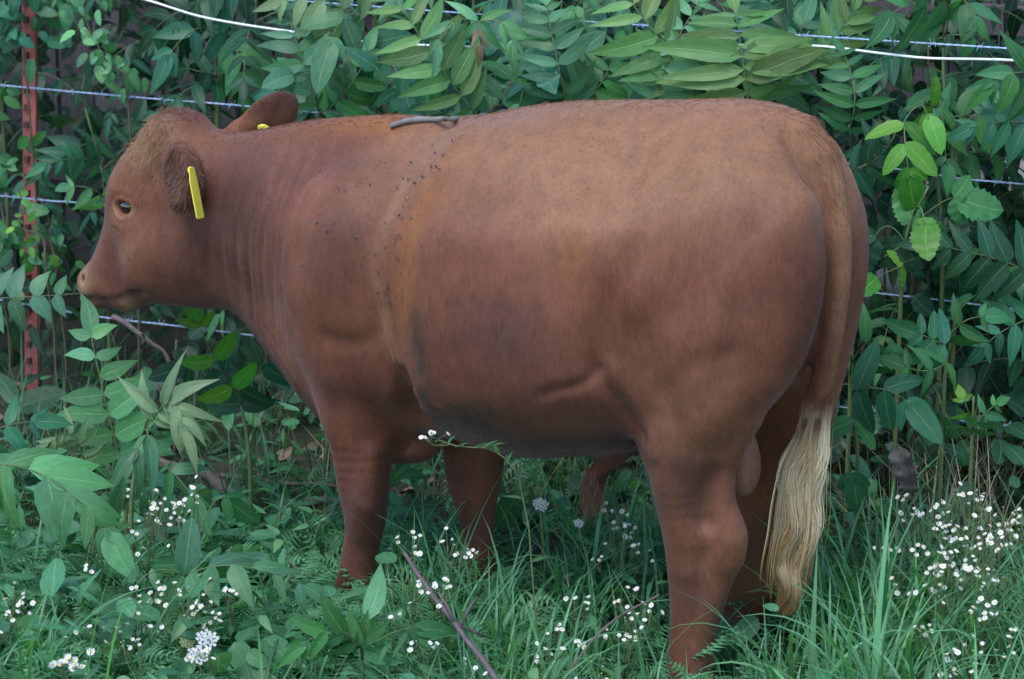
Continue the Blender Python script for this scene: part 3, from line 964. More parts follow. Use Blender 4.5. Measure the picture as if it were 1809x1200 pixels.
wm = spot2(272, 245, .05, .04, .05, V) * (V[:, 1] > -.09)
pts, at2 = grow(3000, .017, .32, wm, 8, 6, (.25, .25, -.9), .40)
at2['pale'] = np.clip(at2['pale'] + .30, 0, 1)
hair_obj('poll_hair', pts, np.linspace(.0008, .0002, 6), COAT_H, bull, at2)
wm = ss(1.5, 1.0, np.linalg.norm(((V - ec) @ ax_ear.T) / np.array([.088, .056, .046]), axis=1)) * (V[:, 1] > .12)
pts, at2 = grow(1500, .020, .40, wm, 9, 6, (.35, .3, -.8), .30)
at2['pale'] = np.clip(at2['pale'] + .30 * g_.random(3600) if False else at2['pale'] + .22, 0, 1); at2['dark'] = at2['dark'] * .4
hair_obj('ear_hair', pts, np.linspace(.0007, .0002, 6), COAT_H, bull, at2)

# tail switch: long blond wavy locks
t = NT('switch_hair')
hr = t.n('Attribute', attribute_name='rnd').outputs['Fac']
along = t.n('Attribute', attribute_name='along').outputs['Fac']
c1 = t.mix(hr, (.42, .26, .11), (.86, .73, .50))
c1 = t.mix(t.ramp(along, .62, 1.0), c1, (.36, .19, .065))
c1 = t.mix(t.ramp(along, .20, .05), c1, (.17, .075, .04))
SW_M = t.done(t.bsdf(Base_Color=c1, Roughness=.42, Specular_IOR_Level=.4))
g_ = np.random.default_rng(21)
axis = smooth_path([bl(a, b, l) for a, b, l in ((1450, 684, 0), (1438, 755, .002), (1422, 810, .008), (1414, 870, .012), (1409, 930, .012), (1398, 990, .012), (1393, 1040, .012), (1385, 1085, .012))], 22)
wid = np.interp(np.linspace(0, 1, 22), [0, .15, .3, .5, .7, .85, 1], [.026, .030, .041, .042, .036, .030, .018])
nl = 64; PT = []; RN = []
KN = 22
tt_ = np.linspace(0, 1, KN)
for li in range(nl):
    th = g_.uniform(0, 6.283); r = math.sqrt(g_.random()) * .98
    ox, oy = math.cos(th) * r, math.sin(th) * r
    ph1 = g_.normal(.6, .55) + ox * .8; ph2 = g_.uniform(0, 6.28)
    am = .010 * g_.uniform(.7, 1.4)
    endl = g_.uniform(.78, 1.0)
    lock_tone = g_.random()
    for h in range(72):
        s_ = np.clip(tt_ * endl * g_.uniform(.93, 1.02), 0, 1)
        ctr = np.stack([np.interp(s_, np.linspace(0, 1, KN), axis[:, i]) for i in range(3)], 1)
        wv = np.interp(s_, np.linspace(0, 1, KN), wid)
        hx, hy = g_.normal(0, .17, 2)
        lock = np.clip(1.15 - .5 * s_, .5, 1)
        p = ctr.copy()
        p[:, 0] += wv * (ox + hx * lock) + am * np.sin(s_ * 19 + ph1) * np.clip(s_ * 3, 0, 1)
        p[:, 1] += .62 * wv * (oy + hy * lock) + am * .6 * np.sin(s_ * 14 + ph2) * np.clip(s_ * 3, 0, 1)
        p += g_.normal(0, .0014, (KN, 3)).cumsum(0) * .6
        PT.append(p); RN.append(np.clip(lock_tone * .7 + g_.random() * .3, 0, 1))
# stray hairs
for h in range(170):
    s_ = np.linspace(.1, g_.uniform(.5, .95), KN)
    ctr = np.stack([np.interp(s_, np.linspace(0, 1, KN), axis[:, i]) for i in range(3)], 1)
    wv = np.interp(s_, np.linspace(0, 1, KN), wid)
    ox = g_.choice([-1, 1]) * g_.uniform(.6, 1.35)
    p = ctr; p[:, 0] += wv * ox * (.4 + s_); p[:, 1] += .03 * g_.normal()
    PT.append(p); RN.append(g_.random())
PT = np.array(PT)
sw = hair_obj('tail_switch', PT, np.interp(tt_, [0, .1, .8, 1], [.0007, .0008, .0007, .0002]), SW_M, bull, {'rnd': np.array(RN)})
al = sw.data.attributes.new('along', 'FLOAT', 'POINT')
al.data.foreach_set('value', np.tile(tt_, len(PT)).astype(np.float32))
print('bull done', round(time.time() - T0, 1), 's')

# ================================================================== GROUND AND SETTING
FL = on_ground(50, 720)
FRp = at(1760, 982, 7.6); FRp[2] = 0
FD = unit(FRp - FL)                                  # along the fence, to the right
FN = np.array([-FD[1], FD[0], 0.0])                  # away from the camera

def fence_sd(p):
    q = np.asarray(p)[..., :2] - FL[:2]
    return q @ FD[:2], q @ FN[:2]

def gz(x, y):
    x = np.asarray(x, dtype=float); y = np.asarray(y, dtype=float)
    s_, d_ = fence_sd(np.stack([x, y], -1))
    h = .018 * np.sin(x * 3.1 + 1) * np.sin(y * 2.7) + .012 * np.sin(x * 7.3 + y * 5.1)
    h = h + .14 * ss(-.1, 1.2, d_) - .05 * ss(.3, 1.6, y * -1 - 0.0)
    return h

xs = np.concatenate([np.linspace(-60, -4, 20), np.linspace(-3.6, 3.6, 110), np.linspace(4, 60, 20)])
ys = np.concatenate([np.linspace(-40, -3.2, 14), np.linspace(-2.9, 5.0, 110), np.linspace(5.5, 90, 24)])
XX, YY = np.meshgrid(xs, ys, indexing='ij')
GV = np.stack([XX, YY, gz(XX, YY) + .006 * rng.normal(size=XX.shape)], -1).reshape(-1, 3)
i, j = np.meshgrid(np.arange(len(xs) - 1), np.arange(len(ys) - 1), indexing='ij')
a = (i * len(ys) + j).ravel()
GQ = np.stack([a, a + len(ys), a + len(ys) + 1, a + 1], 1)
t = NT('soil')
v = t.coord()
c = t.mix(t.ramp(t.noise(5, 5, v), .35, .65), (.014, .011, .008), (.045, .034, .023))
c = t.mix(t.ramp(t.noise(2.2, 5, v), .5, .62), c, (.022, .040, .016))
SOIL = t.done(t.bsdf(Base_Color=c, Roughness=.95, Normal=t.bump(t.noise(60, 6, v), .6, .02)))
ground = obj('ground', mesh_np('ground', GV, GQ, SOIL), None)
tag(ground, 'dark soil and leaf litter under the weeds', kind='structure')

# ------------------------------------------------------------------ leaf materials
def leaf_mat(name, veins=14, spec=.32, trans=.30, rough=.40, frond=False):
    t = NT(name)
    uv = t.n('UVMap', uv_map='UVMap').outputs[0]
    sx = t.n('SeparateXYZ', {0: uv})
    u_, v_ = sx.outputs[0], sx.outputs[1]
    oi = t.n('ObjectInfo')
    isl = t.n('NewGeometry').outputs['Random Per Island']
    rnd = t.math('FRACT', t.math('ADD', oi.outputs['Random'], isl))
    base = oi.outputs['Color']
    av = t.math('ABSOLUTE', t.math('SUBTRACT', v_, .5))
    mid = t.ramp(av, .012, .04, 1, 0)
    ph_ = t.math('SUBTRACT', t.math('MULTIPLY', u_, veins), t.math('MULTIPLY', av, veins * .55))
    tri = t.math('ABSOLUTE', t.math('SUBTRACT', t.math('FRACT', ph_), .5))
    vein = t.ramp(tri, .02, .10, 1, 0)
    blotch = t.noise(7, 4, t.n('VectorMath', {0: uv, 1: t.n('CombineXYZ', {0: t.math('MULTIPLY', rnd, 37.0), 1: rnd, 2: 0.0}).outputs[0]}, operation='ADD').outputs[0])
    br = t.math('ADD', t.ramp(rnd, 0, 1, .68, 1.30), t.ramp(blotch, .3, .7, -.16, .16))
    col = t.mix(1.0, base, t.n('CombineColor', {0: br, 1: br, 2: br}).outputs[0], 'MULTIPLY')
    hs = t.n('HueSaturation', {'Hue': t.ramp(t.math('FRACT', t.math('MULTIPLY', rnd, 7.31)), 0, 1, .478, .522), 'Saturation': 1.0, 'Value': 1.0, 'Color': col})
    col = hs.outputs[0]
    lite = t.mix(1.0, col, (.10, .12, .04), 'ADD')
    col = t.mix(t.math('MULTIPLY', vein, .30), col, lite)
    col = t.mix(t.math('MULTIPLY', mid, .8), col, lite)
    # holes of insects read as brown specks, and a few yellowed edges
    sp = t.ramp(t.noise(26, 2, uv), .74, .78)
    col = t.mix(t.math('MULTIPLY', sp, t.ramp(rnd, .5, .55, 0, .8)), col, (.09, .06, .02))
    back = t.n('NewGeometry').outputs['Backfacing']
    col = t.mix(t.math('MULTIPLY', back, .35), col, t.mix(1.0, col, (.05, .06, .05), 'ADD'))
    nb = t.bump(t.math('ADD', t.math('MULTIPLY', vein, -.5), t.math('MULTIPLY', mid, -1.0)), .35, .004)
    p = t.bsdf(Base_Color=col, Roughness=rough, Specular_IOR_Level=spec, Normal=nb)
    tc = t.mix(1.0, col, (1.5, 1.75, .6), 'MULTIPLY')
    tr = t.n('BsdfTranslucent', {'Color': tc, 'Normal': nb}).outputs[0]
    return t.done(t.n('MixShader', {0: trans, 1: p, 2: tr}).outputs[0])

LEAF = leaf_mat('leaf')
GRASS = leaf_mat('grass_blade', veins=0.0, spec=.4, trans=.35)
def stem_mat(name, c1, c2):
    return simple_mat(name, c1, c2, 14, .6, .2, 90)
STEM = stem_mat('green_stem', (.06, .10, .03), (.12, .16, .06))
WOODY = stem_mat('woody_stem', (.055, .05, .03), (.10, .09, .05))
STRAW = stem_mat('straw', (.26, .20, .12), (.42, .35, .23))
BARK = simple_mat('bark', (.06, .045, .04), (.14, .105, .09), 20, .9, .7, 70)
DEADW = simple_mat('grey_dead_wood', (.10, .095, .09), (.22, .21, .20), 25, .8, .5, 90)

# ------------------------------------------------------------------ leaf shapes
def leaf_geo(wd, shape='lance', nu=9, fold=.16, droop=.25, ripple=.02, serr=0.0, seed=0, twist=0.0, na=4):
    """unit-length leaf along +x, breadth along y, upper side +z; returns V, Q, UV"""
    g_ = np.random.default_rng(seed)
    t_ = np.linspace(0, 1, nu + 1)
    if shape == 'lance':
        w = (t_ ** .52) * (1 - t_) ** 1.12
    elif shape == 'ovate':
        w = (t_ ** .5) * (1 - t_) ** .62 * (1 - .25 * t_)
    elif shape == 'round':
        w = np.sqrt(np.clip(t_ * (1 - t_), 0, 1)) * (1.1 - .5 * t_)
    elif shape == 'blade':
        w = (t_ + .02) ** .3 * (1 - t_) ** .6
    w = w / w.max() * wd / 2
    w[0] = max(w[0], wd * .03); w[-1] = wd * .01
    if serr:
        w = w * (1 + serr * np.where(np.arange(nu + 1) % 2 == 0, 1, -1) * np.where((t_ > .08) & (t_ < .95), 1, 0))
    ya = np.linspace(-1, 1, na + 1)
    Vv = []; UV = []
    bend = g_.uniform(-.06, .06)
    for k, tk in enumerate(t_):
        for y in ya:
            yy = y * w[k]
            z = fold * abs(yy) * (1.0 - .5 * tk) - droop * tk ** 2 * .6
            z += ripple * math.sin(tk * 22 + abs(y) * 2 + seed) * abs(y) * wd
            z += twist * yy * tk
            Vv.append((tk * (1 - .08 * droop * tk), yy + bend * math.sin(tk * 3.1), z)); UV.append((tk, .5 + y / 2))
    m = na + 1
    i, j = np.meshgrid(np.arange(nu), np.arange(na), indexing='ij')
    a = (i * m + j).ravel()
    return np.array(Vv), np.stack([a, a + m, a + m + 1, a + 1], 1), np.array(UV)

LG = {}
for k in range(5):
    LG['leaflet', k] = leaf_geo([.30, .34, .38, .33, .42][k], 'lance', 9, [.22, .12, .3, .05, .18][k], [.25, .45, .15, .6, .35][k], .03, 0, k, [0, .2, -.2, .35, -.3][k])
    LG['young', k] = leaf_geo([.24, .27, .22, .26, .30][k], 'lance', 9, .35, [.5, .8, 1.0, .7, .9][k], .03, 0, k + 10)
    LG['ovate', k] = leaf_geo([.48, .55, .6, .5, .52][k], 'ovate', 9, .15, [.2, .4, .3, .5, .3][k], .03, 0, k + 20, [.2, -.2, .1, 0, .3][k])
    LG['serrate', k] = leaf_geo([.62, .7, .66, .6, .72][k], 'ovate', 16, .12, [.25, .4, .3, .5, .35][k], .03, .09, k + 30, 0)
    LG['lanceolate', k] = leaf_geo(.17 + .02 * k, 'lance', 6, .2, .4, .02, 0, k + 40, 0, 2)
LM = {k: mesh_np(k[0], v[0], v[1], LEAF, True, v[2]) for k, v in LG.items()}

def basis(d, n):
    d = unit(d); n = np.asarray(n, dtype=float)
    n = unit(n - d * (n @ d)); y = np.cross(n, d)
    return np.array([d, y, n]).T

def place(o, p, B, scale):
    M = Matrix([[*(B[r] * scale), p[r]] for r in range(3)] + [[0, 0, 0, 1]])
    o.matrix_basis = M

# greens: linear base colours
GR = {
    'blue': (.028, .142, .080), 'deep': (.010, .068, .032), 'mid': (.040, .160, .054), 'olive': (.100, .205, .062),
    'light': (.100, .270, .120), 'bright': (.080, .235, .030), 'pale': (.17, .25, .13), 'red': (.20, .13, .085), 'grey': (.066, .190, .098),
}
prng = random.Random(11)
def jit(c, a=.12):
    f = 1 + prng.uniform(-a, a)
    return (c[0] * f * (1 + prng.uniform(-a, a) * .5), c[1] * f, c[2] * f * (1 + prng.uniform(-a, a) * .5), 1)

def frond(plant, path, n_pairs, L, nrm, col, kind='leaflet', start=.22, ang=72, tip=1, hang=0.0, rad=.0028, wide=1.0, prof=None, lobe=.12, jt=.22):
    """compound leaf: a stalk (one mesh) with leaflets as its sub-parts"""
    path = np.asarray(path)
    org = np.array(plant.location)
    P0 = path[0]
    n = len(path)
    g = Geo(); g.tube(path - P0, np.linspace(rad, rad * .35, n), 5)
    f = obj('frond', g.mesh('frond', STEM), plant)
    f.location = P0 - org
    seg = np.linalg.norm(np.diff(path, axis=0), axis=1); s_ = np.concatenate([[0], np.cumsum(seg)]); s_ /= s_[-1]
    def pt(u): return np.array([np.interp(u, s_, path[:, k]) for k in range(3)])
    def tg_(u): return unit(pt(min(u + .03, 1)) - pt(max(u - .03, 0)))
    us = np.linspace(start, .97, n_pairs)
    for k, u in enumerate(us):
        pr = prof(u) if prof else (.72 + .28 * math.sin(math.pi * min(1, (k + .6) / (n_pairs * .8)))) * (1 if k < n_pairs - 2 else .86 - .12 * (k - n_pairs + 2))
        tn = tg_(u); nn = unit(nrm - tn * (np.asarray(nrm) @ tn)); sd_ = np.cross(nn, tn)
        for s in (1, -1):
            if prng.random() < .035: continue
            uu = u + prng.uniform(-.012, .012)
            a_ = R_(ang + prng.uniform(-9, 9) - 14 * (k / max(1, n_pairs - 1)))
            d = tn * math.cos(a_) + s * sd_ * math.sin(a_) + np.array([0, 0, -hang]) * prng.uniform(.6, 1.3)
            d = d + nn * prng.uniform(-lobe, lobe)
            nl_ = nn + np.array([prng.uniform(-jt, jt), prng.uniform(-jt, jt), prng.uniform(-.1, jt)])
            o = obj('leaflet', LM[kind, prng.randrange(5)], f)
            B = basis(d, nl_)
            B[:, 1] *= wide
            place(o, pt(uu) - P0 + nn * .002, B, L * pr * prng.uniform(.88, 1.1))
            o.color = jit(col)
    if tip:
        d = tg_(1) + np.array([0, 0, -hang * .6])
        o = obj('leaflet', LM[kind, prng.randrange(5)], f)
        B = basis(d, np.asarray(nrm) + np.array([prng.uniform(-.2, .2)] * 3)); B[:, 1] *= wide
        place(o, path[-1] - P0, B, L * (.8 if n_pairs > 3 else 1) * prng.uniform(.9, 1.1))
        o.color = jit(col)
    return f

CAMDIR = np.array([0, -1.0, .28])                     # from the thicket to the open side, where the light comes from
def plant_at(name, label, cat, root, group=None):
    return thing(name, label, cat, tuple(root), 0, group)

def stem(plant, path, r0, r1, mat=STEM, sides=7):
    org = np.array(plant.location)
    g = Geo(); g.tube(np.asarray(path) - org, np.linspace(r0, r1, len(path)), sides)
    return obj('stem', g.mesh('stem', mat), plant)

def sapling(label, stem_px, fronds, root_px=None, woody=False, r=(.0075, .003), name='sapling', cat='sapling', group='saplings of compound leaves along the fence'):
    """stem_px: (px,py,depth) from the top down; fronds: dicts with px path"""
    top = [at(*p) for p in stem_px]
    foot = top[-1].copy()
    foot[2] = float(gz(foot[0], foot[1])) - .02
    if top[-1][2] > foot[2] + .05:
        top = top + [foot]
    else:
        top[-1] = foot
    path = smooth_path(top[::-1], 16) if len(top) > 1 else np.array(top)
    pl = plant_at(name, label, cat, foot, group)
    stem(pl, path, r[0], r[1], WOODY if woody else STEM)
    for f in fronds:
        pts = [at(*p) for p in f['p']]
        # the stalk leaves the stem a little below the first point
        k = np.argmin(np.linalg.norm(path - (pts[0] + np.array([0, 0, -.05])), axis=1))
        join = path[k]
        mid = bez(pts[0], pts[1], pts[2], 12)
        dist = np.linalg.norm(join - pts[0])
        if dist > .015:
            pth = np.vstack([bez(join, .5 * (join + pts[0]) + np.array([0, 0, min(.04, dist * .2)]), pts[0], 6)[:-1], mid])
        else:
            pth = mid
        tot = np.linalg.norm(np.diff(pth, axis=0), axis=1).sum(); main = np.linalg.norm(np.diff(mid, axis=0), axis=1).sum()
        st = 1 - main / tot * (1 - f.get('s', .05))
        L = f['L'] * pts[1 if True else 0] @ FWD * 0 + f['L'] * ((pts[1] - CAM) @ FWD) / FPX
        frond(pl, pth, f['n'], L, np.asarray(f.get('nrm', CAMDIR), dtype=float), GR[f.get('c', 'mid')], f.get('k', 'leaflet'), st, f.get('a', 72), f.get('t', 1), f.get('h', .15),
              f.get('r', .0028), f.get('w', 1.0), None, .06, .10)
    return pl

UP = np.array([0, -.45, .9])
# saplings seen in the photograph, each with its own leaves
sapling('tall sapling with olive ladder-like leaves above the bull\'s shoulder', [(850, 150, 7.75), (845, 215, 7.75), (842, 420, 7.8)], [
    dict(p=[(842, 205, 7.55), (765, 100, 7.5), (695, -15, 7.55)], n=9, L=108, c='olive', a=70, h=.06, nrm=(-.15, -.8, .65), w=.78),
    dict(p=[(850, 205, 7.6), (900, 150, 7.65), (930, 60, 7.7)], n=5, L=95, c='mid', h=.15),
    dict(p=[(838, 215, 7.6), (745, 185, 7.6), (665, 120, 7.55)], n=5, L=92, c='blue', h=.35, w=1.15)])
sapling('sapling tip with a drooping umbrella of young leaves above the bull\'s back', [(845, 45, 7.6), (842, 120, 7.65), (850, 330, 7.8)], [
    dict(p=[(845, 40, 7.55), (800, 38, 7.5), (775, 75, 7.45)], n=3, L=72, c='light', k='young', h=.7, a=55),
    dict(p=[(845, 40, 7.55), (885, 40, 7.5), (905, 75, 7.45)], n=3, L=72, c='light', k='young', h=.7, a=55),
    dict(p=[(845, 50, 7.5), (845, 62, 7.42), (846, 82, 7.4)], n=3, L=44, c='red', k='young', h=.7, a=50, s=.2),
    dict(p=[(845, 60, 7.6), (800, 90, 7.55), (770, 150, 7.55)], n=4, L=80, c='light', k='young', h=.5, a=50)])
sapling('sapling holding wide serrated blue-green leaves over the middle of the back', [(905, -20, 7.8), (940, 70, 7.8), (960, 330, 7.85)], [
    dict(p=[(920, 20, 7.75), (935, 60, 7.7), (946, 84, 7.65)], n=2, L=118, c='blue', k='serrate', a=62, h=.2, w=.72),
    dict(p=[(950, 90, 7.75), (1010, 110, 7.7), (1060, 130, 7.7)], n=3, L=95, c='grey', k='ovate', h=.2),
    dict(p=[(955, 110, 7.75), (960, 160, 7.7), (985, 180, 7.7)], n=3, L=90, c='grey', k='ovate', h=.2)])
sapling('sapling with an arching olive leaf left of the big fan of leaflets', [(1235, 150, 7.7), (1245, 330, 7.75)], [
    dict(p=[(1232, 150, 7.5), (1150, 50, 7.45), (1095, -25, 7.5)], n=7, L=128, c='olive', a=68, h=.10, nrm=(-.1, -.8, .6), w=.70),
    dict(p=[(1236, 160, 7.65), (1160, 150, 7.65), (1080, 160, 7.7)], n=6, L=92, c='grey', h=.15, k='ovate')])
sapling('sapling with a big upright fan of olive leaflets behind the bull\'s loin', [(1322, 175, 7.55), (1325, 420, 7.7)], [
    dict(p=[(1321, 185, 7.42), (1312, 105, 7.4), (1300, 22, 7.45)], n=9, L=172, c='olive', a=82, h=.16, nrm=(0, -.85, .5), w=.62, s=.02),
    dict(p=[(1323, 180, 7.6), (1380, 120, 7.6), (1420, 40, 7.65)], n=6, L=110, c='grey', h=.1)])
sapling('sapling with a slanting narrow leaf to the right of the olive fan', [(1425, 110, 7.6), (1400, 200, 7.65), (1395, 420, 7.7)], [
    dict(p=[(1428, 118, 7.5), (1475, 65, 7.5), (1540, -25, 7.5)], n=8, L=82, c='olive', a=48, h=.12, w=.8, nrm=(.3, -.7, .5)),
    dict(p=[(1420, 120, 7.65), (1380, 40, 7.7), (1350, -20, 7.7)], n=5, L=120, c='grey', h=.1, k='ovate')])
sapling('sapling with bright fresh leaflets right of the rump above the middle wire', [(1655, 165, 7.35), (1650, 260, 7.4), (1665, 480, 7.45)], [
    dict(p=[(1597, 215, 7.2), (1600, 265, 7.15), (1606, 305, 7.15)], n=3, L=92, c='bright', a=66, h=.28, k='ovate', w=.85),
    dict(p=[(1648, 190, 7.25), (1630, 180, 7.2), (1640, 205, 7.15)], n=2, L=70, c='bright', a=60, h=.5, k='ovate'),
    dict(p=[(1660, 210, 7.4), (1720, 205, 7.35), (1770, 215, 7.35)], n=4, L=80, c='mid', h=.35)])
sapling('sapling with leaflets hanging over the two top wires at right', [(1690, -30, 7.45), (1670, 60, 7.45), (1668, 160, 7.45), (1690, 420, 7.5)], [
    dict(p=[(1665, 40, 7.4), (1620, 10, 7.35), (1575, 25, 7.3)], n=4, L=100, c='mid', h=.65, a=60),
    dict(p=[(1690, -10, 7.4), (1720, 25, 7.35), (1716, 60, 7.35)], n=4, L=74, c='mid', h=.4, a=55),
    dict(p=[(1680, 20, 7.4), (1650, -20, 7.3), (1610, -40, 7.3)], n=4, L=92, c='mid', h=.5)])
sapling('sapling at the right edge with long leaflets hanging under the white wire', [(1850, 60, 7.25), (1845, 200, 7.3), (1850, 420, 7.35)], [
    dict(p=[(1842, 138, 7.2), (1800, 128, 7.15), (1755, 145, 7.15)], n=4, L=104, c='mid', h=.65, a=60),
    dict(p=[(1845, 225, 7.2), (1790, 215, 7.2), (1720, 222, 7.2)], n=5, L=84, c='blue', h=.45, a=62)])
sapling('sapling leaning right with a long row of dark leaflets above the fourth wire', [(1850, 480, 7.25), (1845, 640, 7.3)], [
    dict(p=[(1842, 490, 7.2), (1750, 455, 7.15), (1640, 432, 7.15)], n=7, L=88, c='deep', h=.2, a=66, w=1.1),
    dict(p=[(1842, 560, 7.25), (1790, 575, 7.2), (1740, 610, 7.2)], n=5, L=74, c='blue', h=.2)])
sapling('bramble shoot with a toothed bright leaf pointing down near the rump', [(1640, 330, 7.15), (1600, 420, 7.2), (1590, 560, 7.25)], [
    dict(p=[(1632, 385, 7.05), (1634, 392, 7.03), (1636, 398, 7.0)], n=1, L=86, c='bright', k='serrate', h=.9, a=30),
    dict(p=[(1610, 400, 7.2), (1660, 360, 7.2), (1690, 350, 7.2)], n=2, L=92, c='mid', k='serrate', h=.2),
    dict(p=[(1600, 430, 7.2), (1570, 400, 7.2), (1545, 420, 7.2)], n=2, L=84, c='deep', k='serrate', h=.3),
    dict(p=[(1595, 470, 7.2), (1570, 480, 7.15), (1550, 490, 7.1)], n=1, L=62, c='bright', k='serrate', h=.3)], name='bramble', cat='bramble')
sapling('low sapling with smooth paired leaflets between the two lowest wires', [(1690, 560, 7.1), (1672, 640, 7.15), (1665, 760, 7.2)], [
    dict(p=[(1670, 610, 7.0), (1648, 600, 7.0), (1625, 590, 7.0)], n=3, L=72, c='blue', h=.1, k='ovate', w=.8),
    dict(p=[(1672, 640, 7.0), (1640, 655, 6.95), (1600, 648, 6.95)], n=3, L=72, c='mid', h=.2),
    dict(p=[(1675, 600, 7.05), (1700, 570, 7.0), (1735, 560, 7.0)], n=3, L=70, c='mid', h=.15)])
sapling('sapling with broad dark leaves hugging the back of the thigh', [(1500, 640, 7.1), (1515, 820, 7.15)], [
    dict(p=[(1508, 690, 6.98), (1560, 688, 6.95), (1605, 712, 6.9)], n=3, L=98, c='blue', h=.55, k='ovate', w=.85),
    dict(p=[(1505, 640, 7.05), (1540, 600, 7.0), (1575, 610, 7.0)], n=3, L=84, c='mid', h=.25),
    dict(p=[(1510, 740, 7.0), (1500, 790, 6.95), (1505, 840, 6.95)], n=2, L=84, c='mid', h=.5, k='ovate')])
sapling('low spray of small leaflets at the right edge by the lowest wire', [(1720, 700, 6.95), (1715, 820, 7.0)], [
    dict(p=[(1717, 740, 6.85), (1710, 725, 6.8), (1703, 705, 6.8)], n=3, L=46, c='bright', h=.2),
    dict(p=[(1717, 760, 6.85), (1735, 735, 6.8), (1760, 715, 6.8)], n=4, L=52, c='mid', h=.2)])
sapling('sapling with a row of soft green leaflets left of the wide serrated leaves', [(1005, 150, 7.75), (1010, 330, 7.8)], [
    dict(p=[(1004, 195, 7.6), (985, 110, 7.55), (965, 10, 7.6)], n=8, L=88, c='grey', a=70, h=.10, nrm=(0, -.8, .6), w=.8),
    dict(p=[(1008, 200, 7.65), (1060, 150, 7.65), (1090, 80, 7.7)], n=7, L=80, c='mid', a=68, h=.12, w=.8)])
sapling('sapling with light leaflets fanning up left of the big olive fan', [(1160, 150, 7.6), (1165, 330, 7.7)], [
    dict(p=[(1160, 180, 7.5), (1185, 95, 7.45), (1235, 5, 7.5)], n=8, L=96, c='light', a=70, h=.12, nrm=(0, -.8, .6), w=.75)])
sapling('sapling with level rows of pale leaflets behind the neck crest', [(565, 160, 7.95), (570, 330, 8.0)], [
    dict(p=[(562, 195, 7.85), (535, 110, 7.8), (505, 15, 7.85)], n=8, L=84, c='grey', a=70, h=.12, nrm=(0, -.8, .6), w=.85),
    dict(p=[(570, 200, 7.85), (620, 150, 7.8), (650, 90, 7.8)], n=6, L=80, c='mid', a=66, h=.2, w=.9)])
sapling('sapling with a rising leaf of dark leaflets just right of the tail head', [(1500, 220, 7.35), (1510, 420, 7.4)], [
    dict(p=[(1498, 235, 7.3), (1510, 165, 7.25), (1490, 95, 7.3)], n=7, L=74, c='mid', a=68, h=.12, w=.85),
    dict(p=[(1505, 300, 7.3), (1560, 270, 7.25), (1590, 210, 7.3)], n=6, L=76, c='deep', a=66, h=.15, w=.9)])
sapling('sapling with long leaflets spreading under the third wire at right', [(1770, 400, 7.85), (1765, 560, 7.9)], [
    dict(p=[(1765, 405, 7.85), (1700, 345, 7.8), (1620, 320, 7.8)], n=8, L=84, c='mid', a=68, h=.18, w=.85),
    dict(p=[(1768, 420, 7.85), (1800, 350, 7.8), (1850, 300, 7.8)], n=6, L=84, c='deep', a=68, h=.18, w=.9)])
# left side
sapling('upright pale green sapling leaf standing in front of the red post', [(215, 830, 7.35), (222, 900, 7.35)], [
    dict(p=[(214, 815, 7.35), (184, 700, 7.3), (160, 588, 7.3)], n=7, L=94, c='light', a=78, h=.10, nrm=(0, -.8, .6), w=1.2, r=.004, s=.08)])
sapling('sapling tip with drooping pale grey-green young leaf under the muzzle', [(268, 730, 7.2), (245, 800, 7.2), (232, 900, 7.2)], [
    dict(p=[(268, 745, 7.1), (305, 712, 7.05), (328, 760, 7.0)], n=8, L=98, c='pale', k='young', a=50, h=.6, s=.05),
    dict(p=[(262, 765, 7.1), (240, 800, 7.0), (218, 850, 6.98)], n=3, L=120, c='grey', k='young', a=35, h=.6, s=.1),
    dict(p=[(250, 800, 7.15), (300, 830, 7.1), (340, 880, 7.05)], n=3, L=86, c='mid', h=.4)])
sapling('small sapling with a downy grey-green leaf curled over near the post foot', [(150, 800, 7.3), (165, 900, 7.3)], [
    dict(p=[(148, 830, 7.2), (125, 768, 7.15), (68, 800, 7.12)], n=9, L=50, c='pale', k='young', a=58, h=.35, s=.1, w=1.1)])
sapling('sapling at the left edge with big drooping leaflets above the daisies', [(-70, 760, 6.85), (-80, 900, 6.85)], [
    dict(p=[(-68, 838, 6.8), (60, 832, 6.72), (190, 940, 6.7)], n=8, L=128, c='light', a=66, h=.62, w=1.2, s=.03, nrm=(-.2, -.75, .6)),
    dict(p=[(-68, 800, 6.85), (-10, 760, 6.85), (60, 745, 6.85)], n=4, L=86, c='blue', h=.3)])
sapling('sapling with a level leaf of grey-green leaflets crossing the red post', [(-60, 500, 8.3), (-60, 700, 8.35)], [
    dict(p=[(-58, 530, 8.25), (60, 524, 8.2), (150, 518, 8.2)], n=6, L=66, c='grey', a=72, h=.12, nrm=(0, -.9, .4), w=1.3, s=.02)])
sapling('sapling with bright lit leaflets under the bull\'s throat', [(420, 690, 7.6), (440, 800, 7.6)], [
    dict(p=[(415, 690, 7.55), (382, 640, 7.5), (352, 572, 7.45)], n=3, L=74, c='bright', k='ovate', h=.15, w=.9),
    dict(p=[(420, 690, 7.6), (470, 640, 7.55), (510, 620, 7.5)], n=3, L=70, c='deep', k='ovate', h=.2),
    dict(p=[(425, 720, 7.6), (400, 660, 7.6), (330, 650, 7.6)], n=3, L=78, c='deep', k='ovate', h=.25)])
sapling('low sapling with a fan of dusky drooping leaflets left of the near forefoot', [(330, 1000, 6.75), (325, 1080, 6.8)], [
    dict(p=[(332, 1015, 6.7), (425, 1000, 6.62), (535, 1035, 6.6)], n=6, L=98, c='grey', a=58, h=.30, w=1.1, nrm=(0, -.55, .85)),
    dict(p=[(330, 1020, 6.7), (270, 1010, 6.65), (225, 1060, 6.6)], n=2, L=120, c='grey', k='ovate', h=.6, w=.8),
    dict(p=[(335, 1000, 6.75), (370, 900, 6.7), (400, 880, 6.7)], n=2, L=96, c='mid', h=.6, k='ovate', w=.7)])
